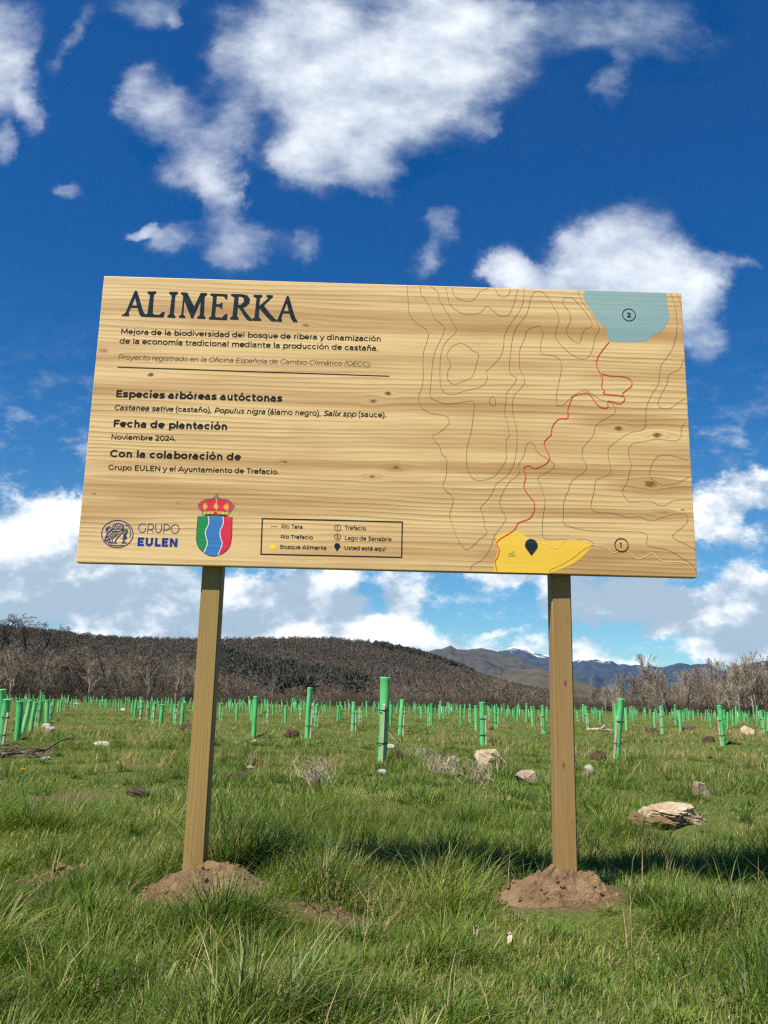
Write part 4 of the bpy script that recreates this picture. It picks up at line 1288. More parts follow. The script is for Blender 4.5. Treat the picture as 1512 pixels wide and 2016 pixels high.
G_R = zr(780, 1340, 3.78, [
    (188, 195, 187, 284), (240, 205, 238, 343), (262, 180, 268, 333), (318, 182, 318, 258), (351, 195, 350, 286), (482, 190, 482, 331), (510, 180, 511, 277), (550, 180, 553, 312), (595, 195, 595, 372, None, 'narrow green tree guard just left of the one behind the big stone'), (634, 178, 641, 484, 62, 'green tree guard with dark-edged stake, behind the big tan stone'), (692, 195, 697, 291), (735, 200, 738, 351, 80), (760, 205, 766, 321), (880, 205, 881, 281), (903, 215, 904, 286), (1008, 200, 1018, 347), (1028, 195, 1029, 257), (1087, 195, 1100, 402, -62, 'green tree guard touching the left side of the right post, stake at its left'), (1123, 200, 1126, 301),
    (824, 190, 825, 243), (868, 190, 869, 250), (148, 170, 148, 236), (100, 168, 100, 222), (219, 168, 220, 232), (369, 170, 371, 230), (400, 180, 400, 230), (705, 182, 707, 240), (940, 205, 941, 240), (985, 200, 986, 250), (1060, 200, 1062, 250)])
G_F = zr(1112, 1340, 3.78, [
    (85, 222, 93, 306), (157, 200, 169, 367, 18, 'slim green tree guard right of the right post, behind the pale log'), (262, 228, 263, 342), (376, 188, 384, 470, None, 'green tree guard half hidden behind the thick leaning one'), (419, 155, 390, 582, -60, 'thick leaning green tree guard with pale stake on its left, right of the right post'), (452, 210, 458, 374), (503, 215, 511, 312), (533, 225, 532, 291), (636, 212, 636, 287), (671, 262, 673, 362), (711, 200, 731, 397, -60, 'backward leaning green tree guard with stake on its left, by brown clods'), (781, 220, 782, 270), (821, 220, 828, 336), (850, 232, 861, 387), (877, 225, 880, 303), (923, 215, 922, 282), (1063, 215, 1063, 277), (1079, 260, 1089, 352), (1146, 200, 1180, 482, -62, 'thick green tree guard leaning left with stake on its left, near the right edge'), (1185, 228, 1195, 372), (1212, 240, 1208, 361), (1247, 250, 1251, 342), (1335, 225, 1337, 292), (1460, 228, 1471, 402, 20, 'green tree guard beside the rounded beige stone at the right edge'), (1509, 245, 1511, 402), (1361, 225, 1361, 270),
    (586, 215, 586, 258), (602, 220, 602, 260), (665, 218, 668, 262), (682, 215, 684, 264), (1017, 215, 1018, 272), (1108, 222, 1110, 262), (1250, 215, 1251, 282), (1300, 225, 1300, 262), (208, 210, 210, 250), (235, 210, 238, 280), (492, 212, 493, 258)])
MIDL = 'small green tree guard standing in the rows in the middle of the field'
rg = np.random.default_rng(3)
GPOS = []
for i, g in enumerate(G_L + G_C + G_R + G_F):
    bx, by, tx, ty = g[:4]
    st = g[4] if len(g) > 4 else (None if rg.random() < .55 else rg.uniform(-80, 80))
    lab = g[5] if len(g) > 5 else None
    p = ground_at(bx, by)
    dist = p[1] - CAM[1]
    if dist > 70:                                   # far ones: keep them in the field
        p = p * np.array([70 / dist, 1, 1]); p[1] = 70 + CAM[1]; p[2] = float(height(p[0], p[1])); dist = 70.
    hpx = math.hypot(tx - bx, ty - by)
    h = hpx / FOC * dist * 1.0
    h = min(max(h, .62), 1.25)
    lean = math.atan2(tx - bx, by - ty) - math.radians(-1.2)
    # leave out the slant that perspective itself gives an upright thing
    a, b = ray(bx, by), p + np.array([0, 0, h])
    vb = b - CAM
    cx_, cy_, cz_ = AX * 1, 0, 0
    up_px = (PW / 2 + FOC * (vb @ M3[:, 0]) / -(vb @ M3[:, 2]))
    up_py = (PH / 2 - FOC * (vb @ M3[:, 1]) / -(vb @ M3[:, 2]))
    lean = math.atan2(tx - bx, by - ty) - math.atan2(up_px - bx, by - up_py)
    lean = min(max(lean, -.25), .25)
    add_guard(p, h, lean, rg.normal(0, .035), st, lab or MIDL, None if lab else 'green tree guards in the middle rows', i, rg.uniform(.92, 1.08))
    GPOS.append(p[:2])
GPOS = np.array(GPOS)

# the far rows: one mesh each; beyond three hundred, one object for the rest
far_meshes = []
for s_ in range(3):
    V_, F_ = guard_mesh(10 + s_, .056, 8)
    mb_ = MB(); mb_.add(V_, F_)
    if s_ != 2: mb_.box(.055 + .002, .08, -.06, -.035, -.04, .72)
    o = mb_.build('tree_guard', M_TUBE, smooth=True)
    if s_ != 2:
        o.data.materials.append(M_STAKE)
        mi = np.zeros(len(o.data.polygons), np.int32); mi[len(F_):] = 1
        o.data.polygons.foreach_set('material_index', mi)
    far_meshes.append(o.data); bpy.data.objects.remove(o)
spots = []
ang = math.radians(-7)
for i in range(-40, 60):
    for j in range(0, 30):
        x0, y0 = i * 4.3 + rg.normal(0, .25), 38 + j * 4.4 + rg.normal(0, .3)
        x, y = x0 * math.cos(ang) - y0 * math.sin(ang) - 6, x0 * math.sin(ang) + y0 * math.cos(ang)
        d = y - CAM[1]
        if not (40 < y < 142) or abs(x / d) > .50: continue
        if rg.random() < .40: continue
        if -.36 < x / d < -.24 and y < 62 + rg.uniform(-6, 10): continue        # the open strip at left
        if len(GPOS) and np.min(np.hypot(GPOS[:, 0] - x, GPOS[:, 1] - y)) < 1.6: continue
        spots.append((d, x, y))
spots.sort()
n_ind = max(0, 298 - len(GPOS))
rest = MB()
for k, (d, x, y) in enumerate(spots):
    z = float(height(x, y))
    h = rg.uniform(.82, 1.08)
    rot = (rg.normal(0, .05), rg.normal(0, .05), rg.uniform(-.6, .9))
    if k < n_ind:
        o = link(far_meshes[k % 3], 'tree_guard')
        o.location = (x, y, z); o.rotation_euler = rot; o.scale = (1, 1, h)
        tag(o, 'tiny green tree guard in the farthest rows, close before the wood', 'tree guard', 'green tree guards in the far rows')
    else:
        c, s_ = math.cos(rot[1]), math.sin(rot[1])
        V_, F_ = guard_mesh(10 + k % 3, .056, 8)
        rest.add(np.stack([V_[:, 0] * c + V_[:, 2] * h * s_ + x, V_[:, 1] + y, V_[:, 2] * h + z], -1), F_)
if rest.v:
    o = rest.build('far_tree_guards', M_TUBE, smooth=True)
    tag(o, 'last faint rows of green tree guards along the wood edge', 'tree guards', None, 'stuff')
print('guards', len(GPOS), 'far', len(spots))


# ------------------------------------------------------------------ stones, clods, sticks
def blob(seed, sx, sy, sz, n=28, rough=.22, facets=5, sink=.3, boxy=False):
    """A stone: a rounded lump cut by a few flat facets and roughened."""
    rg = np.random.default_rng(seed)
    th = np.linspace(.02, math.pi - .02, n)[:, None]; a = np.linspace(0, 2 * np.pi, 2 * n, endpoint=False)[None]
    D = np.stack([np.sin(th) * np.cos(a), np.sin(th) * np.sin(a), np.cos(th) + 0 * a], -1)
    r = np.ones(D.shape[:2])
    for _ in range(facets + 5):
        nv = nrm(rg.normal(size=3) * np.array([1, 1, .8]))
        off = rg.uniform(.55, .85)
        dn = D @ nv
        r = np.minimum(r, np.where(dn > 1e-3, off / np.maximum(dn, 1e-3), 9))
    if boxy:
        r = np.full(D.shape[:2], 1.25)
        for nv in ((1, .1, .05), (-1, .05, .1), (.1, 1, 0), (0, -1, .15), (.15, -.1, 1), (0, 0, -1), (.8, -.5, .6)):
            nv = nrm(np.array(nv, float)); dn = D @ nv
            r = np.minimum(r, np.where(dn > 1e-3, .82 / np.maximum(dn, 1e-3), 9))
    q = D * 3 + rg.random(3) * 50
    nz = fbm(q[..., 0] + q[..., 2] * 1.7, q[..., 1] - q[..., 2] * 1.3, 5, seed % 30, .6)
    r = r * (1 + rough * nz)
    V = D * r[..., None] * np.array([sx, sy, sz]) + np.array([0, 0, sz * (1 - sink) - sz * .0 - sink * sz])
    return V.reshape(-1, 3), gridF(n, 2 * n, True)


CLEAR = []


def stone(px, py, wpx, hpx, seed, material, label, cat='stone', name='stone', deep=.8, rough=.22, facets=5, rz=0.0, group=None, smooth_=False, boxy=False):
    p = ground_at(px, py)
    d = p[1] - CAM[1]
    w, h = wpx / FOC * d, hpx / FOC * d
    V_, F_ = blob(seed, w * .58, w * .58 * deep, h * .85, 34, rough, facets, boxy=boxy)
    o = mesh_np(name, V_, F_[:, ::-1], material, smooth=smooth_)
    o.location = (p[0], p[1] + w * .3, p[2] + h * .03)
    CLEAR.append((p[0], p[1] + w * .15, w * .75 + .05))
    o.rotation_euler = (0, 0, rz)
    return tag(o, label, cat, group)


M_ROCK2 = noisy('brown weathered rock', (.22, .15, .10), (.40, .31, .22), 5, .92, .2, bump=.03, bscale=14, c3=(.10, .07, .045))
stone(963, 1512, 64, 36, 4, M_ROCK, 'large tan rock with a dark right side, left of the right post', facets=9, rough=.3)
stone(1040, 1545, 42, 22, 9, M_ROCK2, 'smooth brown rock half sunk in grass, just left of the right post', rough=.12)
stone(1384, 1570, 30, 24, 15, M_ROCK2, 'small square upright brown stone at right, behind the layered slab', rough=.08, deep=.6, boxy=True, rz=.35)
stone(1162, 1524, 20, 14, 17, M_WHITE, 'small white stone just right of the right post')
stone(1478, 1447, 28, 15, 18, M_ROCK, 'rounded beige stone near the right edge of the field', rough=.12)
stone(86, 1434, 18, 8, 19, M_WHITE, 'pale flat stone, farther of the two below the guards at left')
stone(97, 1442, 15, 9, 20, M_WHITE, 'pale flat stone, nearer of the two below the guards at left')
stone(150, 1388, 10, 4, 21, M_WHITE, 'small pale stone at the end of the guard row at left')
stone(242, 1400, 9, 5, 22, M_WHITE, 'small pale stone at the foot of the second guard row')
stone(196, 1471, 34, 9, 23, M_WHITE, 'flat chalky stone flush with the grass, left of the left post')
stone(86, 1497, 16, 9, 24, M_WHITE, 'small grey stone in the grass right of the branch heap')
stone(753, 1525, 20, 8, 25, M_WHITE, 'flat pale stone below the biggest green tree guard')
stone(771, 1474, 24, 7, 26, M_WHITE, 'thin white stone right of the biggest green tree guard')
stone(501, 1466, 18, 8, 27, M_WHITE, 'pale stone at the foot of the plain green tree guard')
stone(492, 1516, 18, 7, 31, M_WHITE, 'pale stone by torn turf right of the left post')
stone(1272, 1628, 22, 13, 33, M_ROCK, 'small tan stone at the left end of the layered slab', facets=6)
# the layered slab: several beds of stone with soil between
p = ground_at(1325, 1632); d = p[1] - CAM[1]
rock = empty('layered_rock', tuple(p), 'long layered tan rock slab lying in the grass at right', 'rock')
k_ = d / FOC
CLEAR += [(p[0], p[1], .30), (p[0] - .2, p[1] - .05, .22), (p[0] + .2, p[1] - .05, .22)]
for (dx, dz, w, h, dp, s_, mt_, nm) in ((14, 20, 104, 20, .7, 41, M_ROCK, 'slab'), (-24, 5, 96, 22, .7, 42, M_SOIL, 'soil_crust'), (36, 6, 62, 22, .7, 43, M_ROCK2, 'slab'), (-32, 19, 50, 14, .8, 44, M_ROCK, 'slab'), (2, 8, 46, 16, .8, 45, M_ROCK, 'slab')):
    V_, F_ = blob(s_, w * k_ * .58, w * k_ * .58 * dp, h * k_ * .8, 30, .5, 3)
    o = mesh_np(nm, V_, F_[:, ::-1], mt_, parent=rock)
    o.location = (dx * k_, .08 + (.03 if dz > 8 else 0), dz * k_); o.rotation_euler = ((s_ % 3 - 1) * .1, (s_ % 4 - 1.5) * .09, (s_ % 5) * .25 - .4)
for i, (px, py, w, h, lab) in enumerate(((575, 1452, 26, 15, 'dark earth clod left of the guard with the white stake'), (365, 1437, 24, 11, 'dark earth clod at the left edge of the left post'), (785, 1502, 14, 22, 'dark upright turf stump right of the biggest guard'), (970, 1464, 18, 8, 'dark clod behind the large tan rock'), (1180, 1497, 26, 14, 'brown dead turf clump right of the right post'), (1398, 1462, 26, 10, 'brown clod left of the thick leaning guard near the right edge'),
                                          (1359, 1439, 28, 8, 'flat brown clod row behind the guards at right'), (1287, 1443, 34, 8, 'broken brown clods at the foot of the backward leaning guard'), (272, 1568, 42, 14, 'dark molehill left of the left post'), (1448, 1465, 24, 5, 'black burnt patch of turf near the right edge'), (968, 1437, 10, 5, 'tiny dark clod in the middle distance'))):
    stone(px, py, w, h, 60 + i, M_CLOD if i < 11 else M_SOIL, lab, 'clod' if i < 11 else 'earth patch', 'earth_clod' if i < 11 else 'earth_patch', .9 if i < 11 else .45, .5, 2)


for i, (px, py, w, n_, lab) in enumerate(((108, 1742, 130, 90, 'crumbled bare earth in the grass at the left edge, left of the left heap'), (645, 1782, 110, 34, 'crumbled strip of bare earth between the two heaps'), (470, 1532, 70, 60, 'torn dark turf right of the left post'))):
    rg = np.random.default_rng(500 + i)
    p = ground_at(px, py); d = p[1] - CAM[1]; k_ = d / FOC
    Vs, Fs, nb = [], [], 0
    for q in range(n_):
        x_, y_ = rg.normal(0, w * .28) * k_, rg.normal(0, w * .16) * k_
        Vb, Fb = clod_shape(rg, rg.uniform(.006, .024) * (1.2, .55, 1.2)[i] * (.8 if i == 0 else 1))
        Vs.append(Vb + np.array([x_, y_, float(height(p[0] + x_, p[1] + y_)) - p[2] + (.025, -.008, .02)[i] * math.exp(-(x_ / (w * .3 * k_)) ** 2)])); Fs.append(Fb + nb); nb += len(Vb)
    o = mesh_np('earth_patch', np.concatenate(Vs), [np.concatenate(Fs)], M_SOIL if i < 2 else M_CLOD)
    o.location = p
    CLEAR.append((p[0], p[1] - .08, w * .62 * k_)); CLEAR.append((p[0] - w * .3 * k_, p[1] - .05, w * .3 * k_))
    tag(o, lab, 'earth patch', None, 'stuff')


def stick(mb, p0, p1, r0, r1, seed, wig=.08, n=7):
    rg = np.random.default_rng(seed)
    p0, p1 = np.array(p0, float), np.array(p1, float)
    L = np.linalg.norm(p1 - p0)
    pts = []
    for i in range(n):
        t = i / (n - 1)
        pts.append(p0 + (p1 - p0) * t + rg.normal(size=3) * wig * L * math.sin(math.pi * t) * .5)
    mb.tube(pts, list(np.linspace(r0, r1, n)), 6)
    return pts


# heap of fallen branches at the left
p = ground_at(35, 1492)
t = empty('branch_heap', tuple(p), 'heap of dark fallen branches with one long curved bough, at the left edge', 'branches')
rg = np.random.default_rng(8)
d = p[1] - CAM[1]; k_ = d / FOC
mb_ = MB()
for i in range(46):
    a = rg.normal(.15, .55); L = rg.uniform(20, 90) * k_
    c = np.array([rg.uniform(-80, 60) * k_, rg.normal(0, .18), rg.uniform(.01, .13)])
    dv = np.array([math.cos(a), rg.normal(0, .35), rg.normal(.02, .16)]) * L / 2
    stick(mb_, c - dv, c + dv, rg.uniform(.006, .013), .004, i, .12, 6)
mb_.build('twigs', M_BARKSTICK, t, True)
mb_ = MB()
mb_.tube([np.array(v) * k_ for v in ((-50, 0, 4), (-10, 2, 8), (30, 0, 12), (55, -4, 17), (68, -4, 27), (82, -2, 36), (100, 0, 40))], [.022, .02, .018, .016, .014, .011, .006], 7)
mb_.tube([np.array(v) * k_ for v in ((55, -4, 17), (45, -8, 8), (30, -12, 2))], [.012, .01, .006], 6)
mb_.tube([np.array(v) * k_ for v in ((82, -2, 36), (95, 2, 36), (108, 3, 34))], [.008, .006, .003], 5)
mb_.build('bough', M_BARKSTICK, t, True)
# forked pale log
p = ground_at(1185, 1441); d = p[1] - CAM[1]; k_ = d / FOC
mb_ = MB()
mb_.tube([np.array(v) * k_ for v in ((-30, 0, 3), (-14, 0, 4), (0, 0, 5), (18, 2, 3), (28, 4, 1))], [.05, .055, .05, .04, .025], 9)
mb_.tube([np.array(v) * k_ for v in ((-4, 0, 5), (2, -2, 9), (5, -3, 13))], [.035, .03, .022], 8)
o = mb_.build('forked_log', M_DEAD, None, True); o.location = p
tag(o, 'pale forked log lying in the grass right of the right post', 'log')
# broken wood and lone sticks
p = ground_at(684, 1618); d = p[1] - CAM[1]; k_ = d / FOC
mb_ = MB()
for i in range(16):
    a = rg.uniform(.2, 1.0); c = np.array([rg.normal(0, 9) * k_, rg.normal(0, .05), 4 * k_])
    L = rg.uniform(12, 30) * k_
    stick(mb_, c, c + np.array([math.cos(a), rg.normal(0, .4), math.sin(a)]) * L, .010, .004, 90 + i, .1, 5)
o = mb_.build('broken_wood', M_DEAD, None, True); o.location = p
tag(o, 'splintered pale dead wood in the grass between the posts', 'dead wood')
for i, (a, b, r, lab, mt_) in enumerate((((452, 1449), (466, 1432), .012, 'short pale stick standing in the grass right of the left post', M_DEAD), ((505, 1452), (533, 1441), .02, 'brown branch lying at the foot of the plain guard', M_BARKSTICK), ((863, 1522), (898, 1490), .011, 'grey dead twig leaning up left of the large tan rock', M_DEAD), ((1046, 1470), (1054, 1467), .012, 'tiny white stick left of the right post', M_WHITE), ((1072, 1545), (1084, 1556), .012, 'dark stick end beside the right post', M_BARKSTICK), ((500, 1500), (480, 1512), .008, 'thin pale stalk lying right of the left post', M_DEAD), ((1210, 1445), (1178, 1452), .014, 'brown stick in front of the forked log', M_BARKSTICK), ((778, 1455), (790, 1463), .008, 'thin straw stick right of the biggest guard', M_DEAD))):
    P0, P1 = ground_at(*a), ground_at(*b)
    if b[1] < a[1] - 10:
        d = P0[1] - CAM[1]; P1 = P0 + np.array([(b[0] - a[0]), 0, (a[1] - b[1])]) * d / FOC
    mb_ = MB(); stick(mb_, P0 - P0 + np.array([0, 0, .015]), P1 - P0 + np.array([0, 0, .03]), r, r * .5, 140 + i, .1)
    o = mb_.build('stick', mt_, None, True); o.location = P0
    tag(o, lab, 'stick')


# dry bushy weeds
def dry_weed(px, py, wpx, hpx, n, seed, label):
    rg = np.random.default_rng(seed)
    p = ground_at(px, py); d = p[1] - CAM[1]; k_ = d / FOC
    mb_ = MB()
    for i in range(n):
        c = np.array([rg.normal(0, wpx * .2) * k_, rg.normal(0, wpx * .2) * k_, 0])
        a = rg.normal(0, .5)
        tip = c + np.array([math.sin(a) * .8, rg.normal(0, .4), 1.0]) * hpx * k_ * rg.uniform(.5, 1.1)
        pts = stick(mb_, c, tip, .0035, .0014, seed * 100 + i, .18, 5)
        for q in range(2):
            b = pts[rg.integers(2, 4)]
            stick(mb_, b, b + np.array([rg.normal(0, .6), rg.normal(0, .4), .6]) * hpx * k_ * .4, .002, .001, seed * 100 + i + 50 + q, .1, 4)
    o = mb_.build('dry_weed', M_DEAD, None, False); o.location = p
    tag(o, label, 'weed')


dry_weed(622, 1552, 90, 52, 46, 1, 'grey dry weed tuft between left post and biggest guard')
dry_weed(872, 1530, 80, 48, 40, 2, 'grey dry weed clump left of the large tan rock')
dry_weed(940, 1548, 60, 46, 26, 3, 'straggly dry weed below the large tan rock')
dry_weed(820, 1495, 60, 26, 26, 4, 'low dry weed right of the biggest guard')
dry_weed(700, 1612, 30, 26, 12, 5, 'dry stalks around the splintered dead wood')

M_LEAF = noisy('bleached leaf', (.33, .26, .16), (.48, .4, .28), 30, .7, .2)
# dandelion and pale litter leaves
p = ground_at(44, 1530); d = p[1] - CAM[1]; k_ = d / FOC
t = empty('dandelion', tuple(p), 'single yellow dandelion in the grass at the left edge', 'flower')
mb_ = MB(); mb_.tube([(0, 0, 0), (.005, 0, .06), (0, 0, 13 * k_)], .003, 5)
M_STEM = noisy('dandelion stem', (.07, .11, .03), (.1, .14, .04), 20)
mb_.build('stem', M_STEM, t, True)
mb_ = MB()
for i in range(40):
    a = i * 2.4; r = .006 + .012 * (i / 40)
    tip = np.array([math.cos(a) * r * 1.4, math.sin(a) * r * 1.4, 13 * k_ + .008 + .006 * (1 - i / 40)])
    c, s_ = math.cos(a + 1.57) * .003, math.sin(a + 1.57) * .003
    mb_.add([(0, 0, 13 * k_), tip + (c, s_, 0), tip + (-c, -s_, 0)], [(0, 1, 2)])
mb_.build('flower_head', noisy('dandelion petals', (.75, .48, .01), (.85, .58, .02), 40), t)
for i, (px, py, w, lab) in enumerate(((937, 1862, 14, 'curled pale dry leaf standing in the grass right of centre'), (1004, 1876, 11, 'small curled dry leaf right of the larger pale leaf'), (172, 1982, 14, 'pale dry leaf at the bottom left corner'), (313, 1975, 26, 'broad light green blade leaf at the bottom left'))):
    p = ground_at(px, py + 8); d = p[1] - CAM[1]; k_ = d / FOC
    V_ = []
    for a in range(9):
        for b in range(5):
            u, v = a / 8 - .5, b / 4 - .5
            wd = math.cos(u * 3.0) * (.8 + .3 * math.sin(u * 9 + i))
            V_.append((v * wd * w * k_ * (.5 if i == 3 else .8), .012 * math.cos(v * 5 + i) - u * .01, u * w * k_ * (2 if i == 3 else .95) + .012 * math.sin(u * 6) + (.085 if i == 3 else .06)))
    mt_ = M_LEAF if i < 3 else noisy('broad leaf', (.10, .16, .05), (.14, .2, .07), 20)
    o = mesh_np('dry_leaf' if i < 3 else 'broad_leaf', V_, gridF(9, 5, False), mt_, smooth=True)
    o.location = p; o.rotation_euler = (-.75, .35 if i < 3 else .5, .3)
    tag(o, lab, 'leaf')


# ------------------------------------------------------------------ bare trees
def grow(seed, H, spread, upright, levels=(9, 6, 6, 4), trunk_r=.16, clear=.25, bend=.25, lean=0.0):
    """Branch segments of a leafless tree: arrays start, end, r0, r1, level."""
    rg = np.random.default_rng(seed)
    segs = []

    def limb(p, d, L, r, lev):
        n = 5 if lev == 0 else (4 if lev == 1 else 3)
        q = np.array(p, float); d = nrm(np.array(d, float))
        pts = [q.copy()]
        for i in range(n):
            d = nrm(d + rg.normal(size=3) * bend * (.35 if lev == 0 else .8) + np.array([0, 0, upright * .22 * (lev > 0)]))
            q = q + d * L / n
            pts.append(q.copy())
            ra, rb = r * (1 - .72 * i / n), r * (1 - .72 * (i + 1) / n)
            segs.append((*pts[-2], *pts[-1], ra, rb, lev))
        if lev >= len(levels): return
        k = levels[lev]
        for c in range(k):
            t = (clear + (1 - clear) * (c + rg.random()) / k) if lev == 0 else (.2 + .8 * (c + rg.random()) / k)
            t = min(t, .99)
            i = int(t * n); f = t * n - i
            b = pts[i] * (1 - f) + pts[i + 1] * f
            dd = nrm(pts[i + 1] - pts[i])
            side = rg.normal(size=3); side = nrm(side - dd * (side @ dd))
            ang = math.radians(rg.uniform(24, 62) * (1 - .55 * upright))
            nd = dd * math.cos(ang) + side * math.sin(ang)
            fall = (1 - .55 * t) if lev == 0 else (1 - .45 * t)
            Lc = L * (spread if lev == 0 else rg.uniform(.38, .62)) * fall * rg.uniform(.75, 1.2)
            limb(b, nd, Lc, max(r * (1 - .72 * t) * .58, .013), lev + 1)

    limb((0, 0, -.2), (lean, 0, 1), H, trunk_r, 0)
    S = np.array(segs)
    top = S[:, 5].max()
    S[:, :6] *= H / top
    return S


def seg_mesh(S, minr=.016):
    """Branch segments as slim three- or five-sided prisms."""
    Vs, Fs, base = [], [], 0
    for sides, sel in ((6, S[:, 8] == 0), (4, S[:, 8] == 1), (3, S[:, 8] > 1)):
        T_ = S[sel]
        if not len(T_): continue
        a, b = T_[:, :3], T_[:, 3:6]
        d = b - a; d /= np.linalg.norm(d, axis=1, keepdims=True) + 1e-9
        ref = np.where(np.abs(d[:, 2:3]) > .8, np.array([[1., .2, 0]]), np.array([[0, 0, 1.]]))
        u = np.cross(d, ref); u /= np.linalg.norm(u, axis=1, keepdims=True)
        w = np.cross(d, u)
        k = np.arange(sides) * 2 * np.pi / sides
        off = u[:, None, :] * np.cos(k)[None, :, None] + w[:, None, :] * np.sin(k)[None, :, None]
        r0 = np.maximum(T_[:, 6], minr)[:, None, None]; r1 = np.maximum(T_[:, 7], minr * .7)[:, None, None]
        V = np.concatenate([a[:, None, :] + off * r0, b[:, None, :] + off * r1], 1)
        n = len(T_)
        i = np.arange(sides); j = (i + 1) % sides
        f = np.stack([i, j, j + sides, i + sides], -1)
        F = (f[None] + (np.arange(n) * 2 * sides)[:, None, None] + base).reshape(-1, 4)
        Vs.append(V.reshape(-1, 3)); Fs.append(F); base += n * 2 * sides
    return np.concatenate(Vs), np.concatenate(Fs)


M_BARK = noisy('grey brown bark', (.125, .10, .075), (.25, .208, .158), .7, .95, .1, stretch=(3, 3, .6))
M_PALEB = noisy('pale silvery bark', (.24, .205, .165), (.42, .37, .31), 1.2, .9, .15, stretch=(2, 2, .6))
M_DKBARK = noisy('dark oak bark', (.04, .033, .027), (.08, .065, .05), 1.6, .95, .1)
M_TW = [noisy('brown grey twigs', (.125, .10, .072), (.20, .163, .12), .5, .95, .1), noisy('pale tan twigs', (.25, .205, .15), (.38, .32, .245), .5, .95, .1),
        noisy('dark twigs', (.05, .04, .032), (.09, .072, .056), .5, .95, .1), noisy('reddish twigs', (.14, .106, .078), (.20, .155, .115), .5, .95, .1)]
KINDS = {}


def proto(kind, n, bark, twig, **kw):
    L = []
    for i in range(n):
        S = grow(hash_(kind) + i * 7, **kw)
        V_, F_ = seg_mesh(S[S[:, 8] <= 1], .042); o = mesh_np('trunk', V_, F_, bark); tr_ = o.data; bpy.data.objects.remove(o)
        V_, F_ = seg_mesh(S[S[:, 8] > 1], .022 if kind == 'upright' else .018); o = mesh_np('crown', V_, F_, twig); cr_ = o.data; bpy.data.objects.remove(o)
        L.append((tr_, cr_))
    KINDS[kind] = L


def hash_(s):
    return sum(ord(c) * (i + 3) for i, c in enumerate(s)) % 9000


proto('spreading', 4, M_BARK, M_TW[0], H=11, spread=.62, upright=.25, levels=(9, 6, 6, 4), trunk_r=.2, clear=.2, bend=.3)
proto('upright', 3, M_PALEB, M_TW[1], H=13, spread=.62, upright=.6, levels=(14, 6, 6, 4), trunk_r=.15, clear=.15, bend=.16)
proto('brushy', 3, M_BARK, M_TW[3], H=6, spread=.8, upright=.35, levels=(9, 6, 6, 3), trunk_r=.1, clear=.05, bend=.3)
proto('oak', 2, M_DKBARK, M_TW[2], H=11, spread=.75, upright=.1, levels=(9, 6, 6, 4), trunk_r=.26, clear=.3, bend=.42)
proto('fallen', 2, M_PALEB, M_TW[1], H=11, spread=.5, upright=.35, levels=(8, 5, 5, 3), trunk_r=.12, clear=.3, bend=.2, lean=.55)
proto('snag', 1, M_DKBARK, M_TW[2], H=11, spread=.13, upright=.2, levels=(26, 4, 3), trunk_r=.34, clear=.05, bend=.12)


def land(x, y):
    """Ground level out by the wood: the field, then the rising foot of the hill."""
    d = y + 3.2
    u = x / d
    pu = np.array([(p[0] - 756) / FOC for p in HILL]); ph = np.array([(hy(p[0]) - p[1]) / FOC * 640 for p in HILL])
    Hh = np.interp(u, pu, ph)
    t = np.clip((d - 185) / (640 - 185), 0, 1)
    return np.maximum(height(x, y), Hh * t ** 1.3 - 1.2)


def add_tree(px, dist, H, kind, i, label, group=None, rz=None, wide=1.0):
    x = (px - PW / 2) / FOC * dist; y = dist + CAM[1]
    z = float(land(np.array(x), np.array(y)))
    t = empty('bare_tree', (x, y, z), label, 'tree', group, rz if rz is not None else (i * 2.39) % 6.28)
    tr_, cr_ = KINDS[kind][i % len(KINDS[kind])]
    base = {'spreading': 11, 'upright': 13, 'brushy': 6, 'oak': 11, 'fallen': 11, 'snag': 11}[kind]
    s = H / base
    for nm, me in (('trunk', tr_), ('crown', cr_)):
        o = link(me, nm, t); o.scale = (s * wide, s * wide, s)


rt = np.random.default_rng(21)


def toptoH(px, py, dist):
    x = (px - PW / 2) / FOC * dist
    z = float(land(np.array(x), np.array(dist + CAM[1])))
    return (hy(px) - py) / FOC * dist + CAM[2] - z


